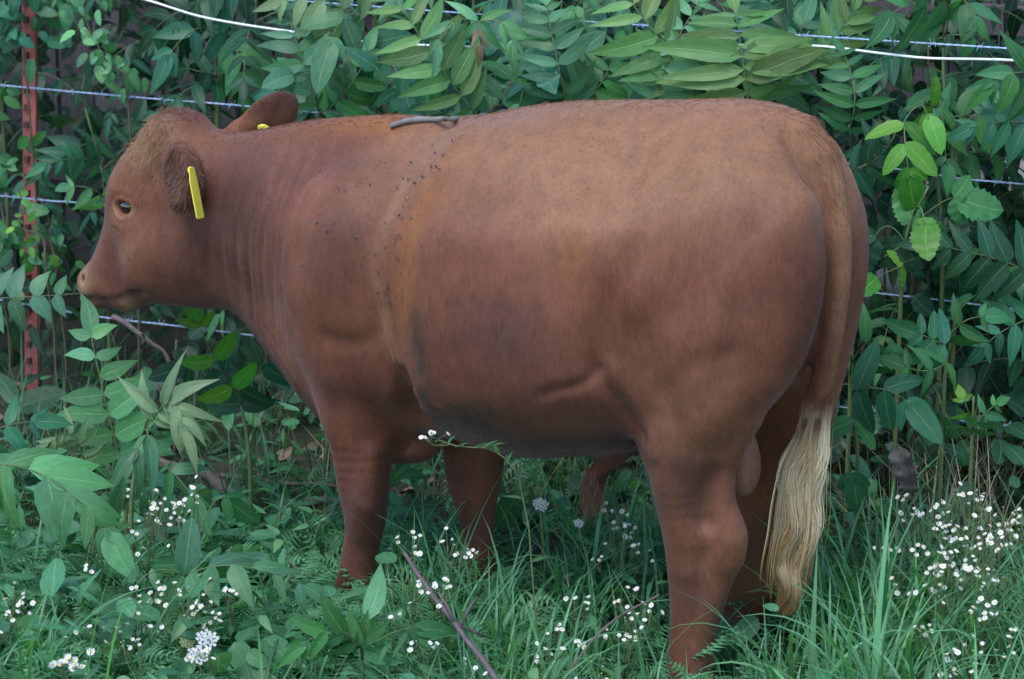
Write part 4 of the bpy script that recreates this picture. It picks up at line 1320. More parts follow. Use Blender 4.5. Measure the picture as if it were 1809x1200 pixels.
sapling('young sapling with a pale upright blade-like leaf by the near forefoot', [(640, 1120, 6.4), (640, 1190, 6.42)], [
    dict(p=[(636, 1140, 6.38), (645, 1115, 6.36), (650, 1095, 6.36)], n=1, L=118, c='light', h=0, a=35, w=.9),
    dict(p=[(636, 1140, 6.38), (590, 1115, 6.33), (540, 1135, 6.3)], n=4, L=88, c='mid', a=45, h=.25, w=.9),
    dict(p=[(640, 1150, 6.4), (690, 1120, 6.38), (730, 1110, 6.38)], n=2, L=88, c='mid', a=40, h=.2)])
sapling('sapling with broad leaves hanging in front of the old boards', [(405, -30, 8.6), (400, 60, 8.6), (385, 220, 8.6)], [
    dict(p=[(375, 20, 8.5), (320, 20, 8.45), (270, 55, 8.45)], n=4, L=84, c='deep', h=.5),
    dict(p=[(395, 60, 8.5), (350, 50, 8.45), (300, 95, 8.4)], n=3, L=88, c='blue', h=.6, w=1.15),
    dict(p=[(400, 75, 8.5), (430, 110, 8.45), (440, 165, 8.45)], n=4, L=84, c='mid', h=.55),
    dict(p=[(398, 130, 8.5), (370, 130, 8.45), (330, 120, 8.45)], n=3, L=66, c='deep', h=.4)])
sapling('sapling with large dull leaves left of the ladder-like leaf above the neck', [(640, 20, 7.95), (625, 120, 7.95), (640, 420, 8.0)], [
    dict(p=[(640, 30, 7.85), (610, 30, 7.8), (585, 70, 7.75)], n=3, L=92, c='grey', h=.5, k='ovate', w=.85),
    dict(p=[(632, 80, 7.85), (680, 100, 7.8), (712, 150, 7.75)], n=3, L=98, c='blue', h=.6, k='ovate', w=.8),
    dict(p=[(630, 100, 7.9), (570, 120, 7.85), (520, 130, 7.8)], n=4, L=82, c='grey', h=.4, k='ovate'),
    dict(p=[(635, 40, 7.85), (570, 0, 7.8), (500, 0, 7.8)], n=5, L=86, c='pale', h=.2)])
sapling('sapling with drooping dark leaflets between the post and the poll', [(150, 190, 8.75), (185, 330, 8.75), (190, 520, 8.8)], [
    dict(p=[(165, 250, 8.65), (130, 265, 8.6), (75, 300, 8.55)], n=5, L=62, c='deep', h=.35),
    dict(p=[(180, 300, 8.65), (220, 260, 8.6), (240, 215, 8.6)], n=4, L=66, c='deep', h=.4),
    dict(p=[(178, 290, 8.6), (130, 280, 8.5), (80, 292, 8.45)], n=6, L=52, c='blue', h=.2, a=60),
    dict(p=[(190, 360, 8.6), (165, 335, 8.5), (125, 330, 8.5)], n=4, L=66, c='light', h=.25)])

# ------------------------------------------------------------------ more saplings of the thicket, grown by rule
def grown(label, s0, d0, hgt, nf, L, cols, npairs=6, lean=0.0, flen=.46, zmin=.25, kind='leaflet', toward=.8):
    p = FL + FD * s0 + FN * d0
    p = np.array([p[0], p[1], float(gz(p[0], p[1])) - .02])
    pl = plant_at('sapling', label, 'sapling', p, 'saplings of compound leaves along the fence')
    top = p + np.array([lean, prng.uniform(-.1, .1), hgt])
    pth = smooth_path([p, p + np.array([lean * .2 + prng.uniform(-.04, .04), 0, hgt * .4]), p + np.array([lean * .6, prng.uniform(-.05, .05), hgt * .75]), top], 14)
    stem(pl, pth, .008, .003, WOODY if prng.random() < .5 else STEM)
    az = prng.uniform(0, 6.28)
    for k in range(nf):
        u = zmin + (1 - zmin) * (k + .3) / nf
        b = np.array([np.interp(u * 13, np.arange(14), pth[:, i]) for i in range(3)])
        az += 2.4
        # lean the compass of the leaves to the open side
        dx, dy = math.cos(az), math.sin(az)
        dy = dy * (1 - toward * .5) - toward * .55
        out = unit([dx, dy, 0]); fl_ = flen * prng.uniform(.75, 1.2) * (1 - .35 * u ** 3)
        rise = prng.uniform(.15, .5)
        m = b + out * fl_ * .5 + np.array([0, 0, fl_ * rise * .55])
        e = b + out * fl_ + np.array([0, 0, fl_ * (rise - .45)])
        nrm = unit(np.array([out[0] * .35, out[1] * .5 - .25, .8]))
        frond(pl, bez(b, m, e, 9), npairs if k % 3 else npairs - 1, L * prng.uniform(.85, 1.15), nrm, GR[prng.choice(cols)], kind, .28, 70, 1, prng.uniform(.1, .45))
    return pl

W_ = 3.1
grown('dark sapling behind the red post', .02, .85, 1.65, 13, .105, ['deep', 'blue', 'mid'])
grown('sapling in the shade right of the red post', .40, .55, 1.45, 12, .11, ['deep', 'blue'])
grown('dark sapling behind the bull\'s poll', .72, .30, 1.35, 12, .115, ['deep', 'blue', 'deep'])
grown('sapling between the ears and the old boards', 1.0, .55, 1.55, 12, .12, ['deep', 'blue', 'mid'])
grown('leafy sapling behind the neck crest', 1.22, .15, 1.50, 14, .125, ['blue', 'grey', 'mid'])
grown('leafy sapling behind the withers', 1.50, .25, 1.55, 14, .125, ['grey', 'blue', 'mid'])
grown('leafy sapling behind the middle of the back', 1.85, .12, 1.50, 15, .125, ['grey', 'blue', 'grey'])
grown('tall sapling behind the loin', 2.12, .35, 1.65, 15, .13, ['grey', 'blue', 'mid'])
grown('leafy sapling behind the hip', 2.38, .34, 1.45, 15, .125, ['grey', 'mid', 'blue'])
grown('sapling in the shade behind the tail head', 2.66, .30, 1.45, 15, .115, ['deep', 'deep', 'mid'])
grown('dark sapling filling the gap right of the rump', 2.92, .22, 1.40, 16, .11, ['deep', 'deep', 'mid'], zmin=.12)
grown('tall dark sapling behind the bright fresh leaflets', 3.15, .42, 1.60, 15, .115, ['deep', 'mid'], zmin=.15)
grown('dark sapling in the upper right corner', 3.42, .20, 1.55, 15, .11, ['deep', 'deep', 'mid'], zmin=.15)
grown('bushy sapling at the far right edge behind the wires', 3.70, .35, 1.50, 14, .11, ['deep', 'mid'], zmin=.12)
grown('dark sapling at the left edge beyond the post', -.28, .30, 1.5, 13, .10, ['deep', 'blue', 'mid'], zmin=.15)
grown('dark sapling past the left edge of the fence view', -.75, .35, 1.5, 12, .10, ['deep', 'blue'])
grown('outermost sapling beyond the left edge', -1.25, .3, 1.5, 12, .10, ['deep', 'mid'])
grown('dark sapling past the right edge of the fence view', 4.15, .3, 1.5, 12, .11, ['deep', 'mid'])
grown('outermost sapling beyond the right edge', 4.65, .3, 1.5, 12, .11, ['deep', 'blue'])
print('saplings', round(time.time() - T0, 1), 's', len(bpy.data.objects))

# ------------------------------------------------------------------ old board wall and rubble beyond the thicket
def box_geo(sx, sy, sz, jitter=0.0, g_=None):
    P = np.array([(x, y, z) for x in (-.5, .5) for y in (-.5, .5) for z in (-.5, .5)], dtype=float) * (sx, sy, sz)
    if jitter: P += g_.normal(0, jitter, P.shape)
    Qd = np.array([(0, 1, 3, 2), (4, 6, 7, 5), (0, 4, 5, 1), (2, 3, 7, 6), (0, 2, 6, 4), (1, 5, 7, 3)])
    return P, Qd
def board_mat(name, c1, c2):
    t = NT(name)
    v = t.coord()
    rr = t.n('ObjectInfo').outputs['Random']
    gr = t.noise(1, 6, t.mapping(v, (60, 60, 4)), .7)
    c = t.mix(t.ramp(gr, .3, .7), c1, c2)
    k = t.ramp(rr, 0, 1, .7, 1.2)
    c = t.mix(1.0, c, t.n('CombineColor', {0: k, 1: k, 2: k}).outputs[0], 'MULTIPLY')
    return t.done(t.bsdf(Base_Color=c, Roughness=.9, Normal=t.bump(gr, .5, .006)))
BOARD = board_mat('weathered_board', (.045, .038, .044), (.12, .105, .112))
BLUEB = board_mat('blue_board', (.05, .09, .20), (.12, .17, .30))
wall = plant_at('board_wall', 'old grey weathered board wall glimpsed through the leaves', 'wall', FL + FD * .6 + FN * 1.5)
wall.rotation_euler = (0, 0, math.atan2(FD[1], FD[0]))
g_ = np.random.default_rng(3)
bmeshes = []
for k in range(4):
    g = Geo(); P, Qd = box_geo(.148, .022, 1.75, .002, g_); g.add(P, Qd); bmeshes.append(g.mesh('board', BOARD, False))
g = Geo(); P, Qd = box_geo(.148, .022, 1.75, .002, g_); g.add(P, Qd); bblue = g.mesh('board_blue', BLUEB, False)
for k in range(-18, 22):
    o = obj('board', bblue if k in (2, 5) else bmeshes[k % 4], wall)
    o.location = (k * .158, g_.normal(0, .004), .85 + g_.normal(0, .02)); o.rotation_euler = (0, 0, g_.normal(0, .02))
for z in (.45, 1.25):
    g = Geo(); P, Qd = box_geo(6.3, .05, .09); g.add(P, Qd)
    o = obj('rail', g.mesh('rail', BOARD, False), wall); o.location = (.3, -.042, z)

STONE = simple_mat('pale_stone', (.22, .21, .20), (.42, .41, .40), 9, .9, .6, 50)
def rock(name, label, c, r, seed, sq=(1, .7, .7), mat=STONE, cat='stone'):
    g_ = np.random.default_rng(seed)
    P, Qd, Td = ball(1, 16, 10)
    n_ = 1 + .18 * wob(P, 2.2, seed) + .06 * wob(P, 7, seed + 1)
    P = P * n_[:, None]
    P = np.sign(P) * np.abs(P) ** .8 * np.array(sq) * r
    g = Geo(); g.add(P, Qd, Td)
    o = obj(name, g.mesh(name, mat), None)
    o.location = c; o.rotation_euler = (g_.normal(0, .2), g_.normal(0, .2), g_.uniform(0, 6))
    return tag(o, label, cat)
for (px, py, dp, r, sd_, lab) in ((1700, 345, 8.5, .15, 1, 'pale stone slab showing through the leaves under the third wire'),
                                 (1800, 325, 8.5, .14, 2, 'pale broken stone at the right edge behind the wires'),
                                 (1570, 520, 8.4, .13, 3, 'grey stone behind the bull\'s rump near the fourth wire')):
    c = at(px, py, dp)
    rock('stone', lab, tuple(c), r, sd_, (1.2, .6, .55))
# the stones lie on a rubble bank
def bank():
    g = Geo()
    n, m = 40, 14
    u = np.linspace(2.3, 4.6, n); w = np.linspace(0, 1.6, m)
    UU, WW = np.meshgrid(u, w, indexing='ij')
    P = FL + UU[..., None] * FD + (.62 + WW[..., None]) * FN
    hh = 1.05 * ss(0, .9, WW) * ss(2.3, 2.9, UU)
    P = P.reshape(-1, 3); hh = hh.ravel()
    P[:, 2] = gz(P[:, 0], P[:, 1]) - .04 + hh * (1 + .12 * wob(P, 8, 5))
    i, j = np.meshgrid(np.arange(n - 1), np.arange(m - 1), indexing='ij'); a = (i * m + j).ravel()
    g.add(P, np.stack([a, a + m, a + m + 1, a + 1], 1))
    return tag(obj('bank', g.mesh('bank', SOIL), None), 'dark earth bank behind the fence at right', kind='structure')
bank()

# ------------------------------------------------------------------ fence
def fp(px, py, off=0.0):
    r = ray(px, py)
    t = ((FL + FN * off - CAM) @ FN) / (r @ FN)
    return CAM + r * t
fence = thing('wire_fence', 'barbed wire fence with a red steel post and a white electric wire', 'fence', tuple(FL))
def wire_mat(name, c1, c2, met, ro):
    t = NT(name); v = t.coord()
    c = t.mix(t.ramp(t.noise(40, 3, v), .4, .6), c1, c2)
    return t.done(t.bsdf(Base_Color=c, Roughness=ro, Metallic=met))
GALV = wire_mat('galvanised_wire', (.30, .42, .62), (.42, .52, .70), .25, .45)
t = NT('white_wire'); WHITE_W = t.done(t.bsdf(Base_Color=(.82, .82, .84), Roughness=.4))
RUSTED = NT('red_post_paint')
v = RUSTED.coord()
c = RUSTED.mix(RUSTED.ramp(RUSTED.noise(16, 6, v, .7), .42, .62), (.40, .095, .080), (.24, .065, .052))
c = RUSTED.mix(RUSTED.ramp(RUSTED.noise(70, 4, v), .62, .7), c, (.36, .14, .11))
RED = RUSTED.done(RUSTED.bsdf(Base_Color=c, Roughness=.65, Normal=RUSTED.bump(RUSTED.noise(90, 4, v), .3, .003)))
t = NT('post_stud_dark'); STUD = t.done(t.bsdf(Base_Color=(.07, .025, .025), Roughness=.7))
# post: T section
pt_, pb_ = fp(50, -70, .02), fp(57, 722, .02)
pz = np.linalg.norm(pt_ - pb_)
zax = unit(pt_ - pb_); xax = unit(FD - zax * (FD @ zax)); yax = np.cross(zax, xax)
post = bpy.data.objects.new('post', None)
g = Geo()
P, Qd = box_geo(.050, .006, pz + .12); P[:, 2] += pz / 2 - .06; g.add(P, Qd)
P, Qd = box_geo(.007, .036, pz + .12); P[:, 2] += pz / 2 - .06; P[:, 1] += .0213; g.add(P, Qd)
post = obj('post', g.mesh('post', RED, False), fence)
post.matrix_basis = Matrix([[xax[r], yax[r], zax[r], (pb_ - FL)[r]] for r in range(3)] + [[0, 0, 0, 1]])
post['label'] = 'rusty red steel post with a row of studs'
g = Geo(); P, Qd = box_geo(.016, .010, .020); P[4:, 2] += .004; g.add(P, Qd); stud_me = g.mesh('stud', STUD, False)
k = 0
z = .05
while z < pz:
    o = obj('stud', stud_me, post); o.location = (-.006, -.0075, z); z += .0555
# wires
def wire(pxs, rad, mat, barbs, name, label, twist=True, seed=0):
    pts = np.array([fp(a, b, .0 if barbs else -.03) for a, b in pxs]) - FL
    a_ = pts[0] + unit(pts[0] - pts[1]) * 2.2; b_ = pts[-1] + unit(pts[-1] - pts[-2]) * 2.2
    n = 520 if twist else 140
    path = smooth_path(np.vstack([a_, pts, b_]), n)
    g = Geo()
    if twist:
        L = np.concatenate([[0], np.cumsum(np.linalg.norm(np.diff(path, axis=0), axis=1))])
        for s in (0, math.pi):
            ph_ = L / .022 * 3.1416 + s
            off = np.stack([0 * ph_, np.cos(ph_), np.sin(ph_)], 1) * rad * .85
            g.tube(path + off[:, [1, 0, 2]] * np.array([.3, 1, 1]), rad * .95, 5)
    else:
        g.tube(path, rad, 8)
    w = obj(name, g.mesh(name, mat), fence)
    w['label'] = label
    if barbs:
        gr = np.random.default_rng(seed)
        L = np.concatenate([[0], np.cumsum(np.linalg.norm(np.diff(path, axis=0), axis=1))])
        d = gr.uniform(.02, .1)
        while d < L[-1] - .02:
            c = np.array([np.interp(d, L, path[:, i]) for i in range(3)])
            o = obj('barb', BARBS[gr.integers(3)], w)
            o.location = c; o.rotation_euler = (gr.uniform(0, 6), 0, math.atan2(FD[1], FD[0]))
            d += gr.uniform(.105, .135)
BARBS = []
for k in range(3):
    g = Geo(); gr = np.random.default_rng(k + 60)
    th = np.linspace(0, 4 * math.pi, 16)
    g.tube(np.stack([np.linspace(-.006, .006, 16), np.cos(th) * .0042, np.sin(th) * .0042], 1), .0011, 4)
    for s in (1, -1):
        a = gr.uniform(0, 6.28)
        for q in (0, 2.2 + gr.normal(0, .3)):
            d = np.array([s * .35, math.cos(a + q), math.sin(a + q)])
            g.tube(np.array([[s * .005, 0, 0], np.array([s * .005, 0, 0]) + d * .015]), [.0012, .0005], 4)
    BARBS.append(g.mesh('barb', GALV))
wire([(-60, -44), (800, 22), (1500, 68), (1660, 78), (1880, 92)], .0017, GALV, True, 'barbed_wire', 'topmost barbed wire', seed=1)
wire([(-60, 146), (15, 152), (240, 172), (450, 189), (900, 232), (1530, 293), (1700, 316), (1880, 332)], .0017, GALV, True, 'barbed_wire', 'second barbed wire from the top', seed=2)
wire([(-60, 340), (90, 355), (190, 364), (800, 436), (1520, 515), (1660, 530), (1809, 549), (1880, 556)], .0017, GALV, True, 'barbed_wire', 'third barbed wire from the top', seed=3)
wire([(-60, 520), (40, 537), (150, 556), (240, 568), (345, 580), (900, 650), (1620, 735), (1809, 756), (1880, 764)], .0017, GALV, True, 'barbed_wire', 'lowest barbed wire', seed=4)
wire([(-60, -90), (120, -36), (255, -1), (345, 27), (420, 42), (500, 54), (585, 66), (670, 76), (900, 84), (1300, 80), (1430, 81), (1490, 86), (1560, 95), (1640, 103), (1740, 105), (1809, 108), (1880, 112)], .0034, WHITE_W, False, 'electric_wire', 'white coated electric wire, slack and wavy', twist=False)

# ------------------------------------------------------------------ vine on the post
def vine(label, px, depth, n, seed, col='mid', L=.045, spread=30, kind='ovate'):
    gr = np.random.default_rng(seed)
    pts = np.array([at(a, b, depth) for a, b in px])
    path = smooth_path(pts, 26)
    foot = path[-1].copy(); foot[2] = float(gz(foot[0], foot[1]))
    pl = plant_at('vine', label, 'vine', foot, 'vines climbing the fence')
    path2 = np.vstack([path, smooth_path([path[-1], (path[-1] + foot) / 2 + np.array([.02, 0, 0]), foot], 6)[1:]])
    stem(pl, path2[::-1], .004, .0018, WOODY)
    for k in range(n):
        c = path[gr.integers(26)]
        off = np.array([gr.normal(0, spread / 620), gr.uniform(-.08, .05), gr.normal(0, spread / 900)])
        p = c + off
        o = obj('leaf', LM[kind, int(gr.integers(5))], pl)
        d = unit(np.array([gr.normal(0, .7), -.3 + gr.normal(0, .3), -.5 + gr.normal(0, .5)]))
        place(o, p - foot, basis(d, (gr.normal(0, .35), -.75, .6 + gr.normal(0, .25))), L * gr.uniform(.6, 1.25))
        o.color = jit(GR[col], .25)
vine('leafy vine covering the head of the red post', [(40, -60), (30, -20), (45, 20), (20, 40), (40, 60)], 8.6, 46, 1, 'blue', .07, 40)
vine('light green vine dangling from the upper wire right of the post', [(140, -40), (150, 30), (168, 70), (190, 110), (222, 130)], 8.5, 44, 2, 'light', .05, 22)
vine('bright vine wound round the middle of the red post', [(30, 330), (40, 360), (35, 400), (75, 420), (80, 470)], 8.6, 16, 3, 'bright', .042, 18)
vine('dark ivy-like vine left of the red post', [(-10, 120), (5, 220), (-5, 320), (12, 420), (0, 480)], 8.7, 60, 4, 'mid', .065, 34)
vine('small-leaved vine on the wire above the red post foot', [(95, 380), (88, 420), (98, 460), (100, 500)], 8.7, 26, 5, 'mid', .045, 20)
vine('vine of broad leaves creeping behind the upper right wires', [(1540, 60), (1560, 140), (1530, 220), (1560, 300)], 7.75, 46, 6, 'deep', .09, 50, 'serrate')
vine('broad toothed vine leaves under the third wire at right', [(1600, 330), (1640, 390), (1690, 400), (1640, 480)], 7.5, 34, 7, 'deep', .11, 55, 'serrate')

# ------------------------------------------------------------------ mass of foliage behind, gap shade put into its dark greens (too many to count)
def scatter_leaves(name, label, P, D, Nn, S, kinds, cols, seed, mat=LEAF):
    gr = np.random.default_rng(seed)
    Vs = []; Qs = []; Us = []
    n0 = 0
    for k in range(len(P)):
        V0, Q0, U0 = LG[kinds[gr.integers(len(kinds))], int(gr.integers(5))]
        B = basis(D[k], Nn[k])
        Vs.append((V0 * S[k]) @ B.T + P[k]); Qs.append(Q0 + n0); Us.append(U0); n0 += len(V0)
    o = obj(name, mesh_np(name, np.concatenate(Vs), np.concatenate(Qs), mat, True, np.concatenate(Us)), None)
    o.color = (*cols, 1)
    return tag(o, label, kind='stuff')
gr = np.random.default_rng(44)
def thicket(n, s_rng, d_rng, z_rng, size, seed, cols, label):
    gr = np.random.default_rng(seed)
    s_ = gr.uniform(*s_rng, n); d_ = gr.uniform(*d_rng, n)
    P = FL + s_[:, None] * FD + d_[:, None] * FN
    P[:, 2] = gz(P[:, 0], P[:, 1]) + z_rng[0] + (z_rng[1] - z_rng[0]) * gr.random(n) ** .85
    D = np.stack([gr.normal(0, .8, n), -.35 + gr.normal(0, .4, n), -.45 + gr.normal(0, .45, n)], 1)
    Nn = np.stack([gr.normal(0, .4, n), -.6 + gr.normal(0, .3, n), .75 + gr.normal(0, .3, n)], 1)
    scatter_leaves('undergrowth', label, P, D, Nn, size * gr.uniform(.6, 1.3, n), ['leaflet', 'ovate', 'leaflet', 'serrate'], cols, seed)
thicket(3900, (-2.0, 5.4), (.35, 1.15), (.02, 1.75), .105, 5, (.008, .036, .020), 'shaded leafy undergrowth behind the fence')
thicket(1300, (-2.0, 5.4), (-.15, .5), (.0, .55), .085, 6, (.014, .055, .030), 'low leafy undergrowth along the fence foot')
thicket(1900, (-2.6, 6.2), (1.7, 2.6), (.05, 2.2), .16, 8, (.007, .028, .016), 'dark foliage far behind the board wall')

# ------------------------------------------------------------------ grass
def grass_geo(P, L, az, lean, wd, droop, seed, nu=6):
    gr = np.random.default_rng(seed)
    n = len(P)
    t_ = np.linspace(0, 1, nu + 1)
    hd = np.stack([np.cos(az), np.sin(az), np.zeros(n)], 1)
    sdv = np.stack([-np.sin(az), np.cos(az), np.zeros(n)], 1)
    ang = lean[:, None] + droop[:, None] * t_[None] ** 1.6          # from upright
    ds = L[:, None] / nu
    dx = np.sin(ang) * ds; dz = np.cos(ang) * ds
    cx = np.concatenate([np.zeros((n, 1)), np.cumsum(dx[:, :-1], 1)], 1)
    cz = np.concatenate([np.zeros((n, 1)), np.cumsum(dz[:, :-1], 1)], 1)
    c = P[:, None, :] + hd[:, None, :] * cx[..., None] + np.array([0, 0, 1.0]) * cz[..., None]
    # a little sideways twist
    tw = gr.normal(0, .5, n)
    prof = np.clip((t_ + .15) / .3, .5, 1) * (1 - t_ ** 2.2) + .02
    w = wd[:, None] * prof[None] / 2
    up = np.stack([-np.sin(az) * 0, np.zeros(n), np.ones(n)], 1)
    side = sdv[:, None, :] * np.cos(tw[:, None, None] * t_[None, :, None]) + up[:, None, :] * np.sin(tw[:, None, None] * t_[None, :, None]) * .5
    A_ = c - side * w[..., None]; B_ = c + side * w[..., None]
    M_ = c - np.array([0, 0, 1.0]) * w[..., None] * .35 
    Vv = np.stack([A_, M_, B_], 2).reshape(-1, 3)
    uv = np.stack([np.broadcast_to(t_[None, :, None], (n, nu + 1, 3)), np.broadcast_to(np.array([0, .5, 1.])[None, None], (n, nu + 1, 3))], -1).reshape(-1, 2)
    b = np.arange(n)[:, None, None] * (nu + 1) * 3 + np.arange(nu)[None, :, None] * 3 + np.arange(2)[None, None, :]
    b = b.ravel()
    return Vv, np.stack([b, b + 1, b + 4, b + 3], 1), uv

FEET = [B0 + BX * bl(a_, b_, l_)[0] + BY * l_ for a_, b_, l_ in ((630, 1085, .14), (846, 1060, -.15), (1215, 1240, .17), (1295, 1222, -.17))]
def leg_clear(x, y, r=.115):
    ok = np.ones(len(x), dtype=bool)
    for f_ in FEET: ok &= np.hypot(x - f_[0], (y - f_[1] + .06) * .75) > r
    return ok

def grass(n, label, seed, xr, yr, Lr, wr, col, lean=(.05, .5), droop=(.3, 1.5), clump=.5, mat=GRASS, name='grass', dens=None):
    gr = np.random.default_rng(seed)
    nc = max(1, int(n / 14))
    cx = gr.uniform(*xr, nc); cy = gr.uniform(*yr, nc)
    if dens is not None:
        keep = gr.random(nc) < dens(cx, cy); cx, cy = cx[keep], cy[keep]; nc = len(cx)
    if dens is not None: n = int(n * keep.mean())
    ci = gr.integers(0, nc, n)
    x = cx[ci] + gr.normal(0, .045, n); y = cy[ci] + gr.normal(0, .045, n)
    ok = leg_clear(x, y); x, y, ci = x[ok], y[ok], ci[ok]; n = len(x)
    P = np.stack([x, y, gz(x, y) - .01], 1)
    cs = gr.uniform(.6, 1.2, nc)
    L = gr.uniform(*Lr, n) * cs[ci]
    V_, Q_, U_ = grass_geo(P, L, gr.uniform(0, 6.283, n), gr.uniform(*lean, n), gr.uniform(*wr, n) * (.6 + .4 * cs[ci]), gr.uniform(*droop, n), seed)
    o = obj(name, mesh_np(name, V_, Q_, mat, True, U_), None)
    o.color = (*col, 1)
    return tag(o, label, kind='stuff')

xr = (-2.7, 2.7)
front = lambda x, y: np.clip(1.15 - .5 * (y + .2), .25, 1)
grass(7400, 'green grass under and before the bull', 101, xr, (-1.5, .9), (.10, .30), (.004, .009), (.070, .225, .085), dens=lambda x, y: np.where(x < -.25, .38, 1.0) * np.where(y > -.05, .45, 1.0))
grass(4000, 'taller blue-green grass in the foreground', 102, xr, (-1.5, .35), (.22, .46), (.006, .013), (.085, .255, .120), droop=(.5, 1.9), dens=lambda x, y: np.where(x < -.25, .45, 1.0))
grass(3600, 'grass thinning out below the fence', 103, (-2.8, 2.8), (.6, 2.3), (.12, .42), (.003, .007), (.050, .150, .070), droop=(.4, 1.8))
grass(1300, 'dry straw among the green grass', 104, xr, (-1.4, 1.8), (.12, .40), (.0015, .003), (.22, .17, .10), lean=(.3, 1.4), droop=(.1, .9), mat=STRAW, name='dry_grass')
# straw thatch at the right below the lowest wire
grass(1500, 'tangle of dry grass stems below the lowest wire at right', 105, (.95, 2.4), (.05, 1.1), (.30, .70), (.002, .0036), (.2, .16, .1), lean=(.1, 1.2), droop=(.2, 1.2), mat=STRAW, name='dry_grass')
grass(2100, 'bright young grass in the right foreground', 106, (.75, 2.4), (-1.4, -.1), (.25, .48), (.006, .013), (.110, .300, .135), droop=(.5, 2.0), lean=(.05, .45))

# feathery low weeds
def feathery(n, seed, xr, yr, size, col, label):
    gr = np.random.default_rng(seed)
    LV, LQ, LU = [], [], []
    V0 = []; Q0 = []
    for k in range(9):
        u = .15 + k * .095
        ln = .34 * math.sin(min(1, u * 1.25 + .12) * 3.0) + .06
        for s in (1, -1):
            d = np.array([.55, s * .83]); nrm = np.array([-d[1], d[0]])
            p = np.array([u, 0])
            for q in (0., .45):
                pp = p + d * ln * q; dd = d if q == 0 else unit(d + np.array([.8, 0]))
                e = pp + dd * ln * (1 - q * .6)
                w = .022; nn = np.array([-dd[1], dd[0]])
                b = len(V0)
                m = (pp + e) / 2
                V0 += [(*pp, 0), (*(m + nn * w), .015), (*e, -.02), (*(m - nn * w), .015)]; Q0.append((b, b + 1, b + 2, b + 3))
    b = len(V0); V0 += [(0, -.012, 0), (0, .012, 0), (1, .004, 0), (1, -.004, 0)]; Q0.append((b, b + 3, b + 2, b + 1))
    V0 = np.array(V0); Q0 = np.array(Q0)
    V0[:, 2] -= .28 * V0[:, 0] ** 2
    Vs, Qs = [], []
    nc = n // 8
    cx = gr.uniform(*xr, nc); cy = gr.uniform(*yr, nc); ch = gr.uniform(.0, .12, nc)
    for k in range(n):
        c = k % nc
        az = gr.uniform(0, 6.283)
        x, y = cx[c] + .03 * math.cos(az), cy[c] + .03 * math.sin(az)
        d = np.array([math.cos(az), math.sin(az), gr.uniform(.2, 1.0)])
        B = basis(d, (0.3 * gr.normal(), .3 * gr.normal() - .2, 1))
        Vs.append(V0 @ B.T * size * gr.uniform(.6, 1.25) + np.array([x, y, float(gz(x, y)) + ch[c] * gr.random() + .01])); Qs.append(Q0 + k * len(V0))
    Vv = np.concatenate(Vs)
    o = obj('weeds', mesh_np('weeds', Vv, np.concatenate(Qs), GRASS, False, np.full((len(Vv), 2), .3)), None)
    o.color = (*col, 1)
    return tag(o, label, kind='stuff')
feathery(5600, 201, xr, (-1.4, .6), .13, (.075, .240, .105), 'feathery low weeds carpeting the foreground')
feathery(700, 202, (-2, 2), (.3, 1.6), .13, (.040, .115, .045), 'feathery weeds in the shade by the fence')  # darker copy of the foreground weeds, shade put into the green

# small broad-leaved ground weeds and dead leaves
def ground_leaves(n, name, label, seed, xr, yr, zr, size, col, kinds, flat=.5, mat=LEAF):
    gr = np.random.default_rng(seed)
    x = gr.uniform(*xr, n); y = gr.uniform(*yr, n)
    ok = leg_clear(x, y, .16); x, y = x[ok], y[ok]; n = len(x)
    P = np.stack([x, y, gz(x, y) + gr.uniform(*zr, n)], 1)
    az = gr.uniform(0, 6.283, n)
    D = np.stack([np.cos(az), np.sin(az), gr.normal(.0, flat, n)], 1)
    Nn = np.stack([gr.normal(0, flat, n), gr.normal(-.2, flat, n), np.ones(n)], 1)
    return scatter_leaves(name, label, P, D, Nn, size * gr.uniform(.5, 1.4, n), kinds, col, seed, mat)
ground_leaves(3500, 'weeds', 'small broad-leaved weeds among the grass', 301, xr, (-1.4, 1.6), (.02, .24), .06, (.055, .185, .085), ['lanceolate', 'ovate', 'lanceolate'])
ground_leaves(420, 'weeds', 'larger dark weed leaves low in the grass', 303, xr, (-1.2, 1.6), (.03, .18), .12, (.026, .095, .040), ['ovate', 'leaflet'])
DEADLEAF = simple_mat('dead_leaf', (.12, .075, .045), (.26, .18, .12), 9, .9, .4, 60)
ground_leaves(700, 'leaf_litter', 'brown dead leaves lying between the stems', 302, xr, (-1.0, 2.2), (.0, .05), .07, (.2, .15, .1), ['ovate', 'leaflet'], .35, DEADLEAF)
ground_leaves(1400, 'weeds', 'mixed leafy weeds filling the left foreground', 311, (-2.4, -.2), (-1.2, .6), (.02, .26), .085, (.060, .200, .095), ['lanceolate', 'ovate', 'leaflet'])
ground_leaves(500, 'weeds', 'pale green weed leaves in the foreground', 312, xr, (-1.3, .3), (.04, .24), .06, (.11, .26, .11), ['lanceolate', 'leaflet'])
ground_leaves(420, 'weeds', 'dark broad weeds under the lowest wire at right', 313, (.9, 2.0), (.2, 1.3), (.03, .45), .10, (.026, .105, .055), ['ovate', 'serrate'])
feathery(2100, 203, (-2.4, -.1), (-1.2, .4), .17, (.085, .26, .115), 'tall feathery weeds in the left foreground')
print('ground cover', round(time.time() - T0, 1), 's')

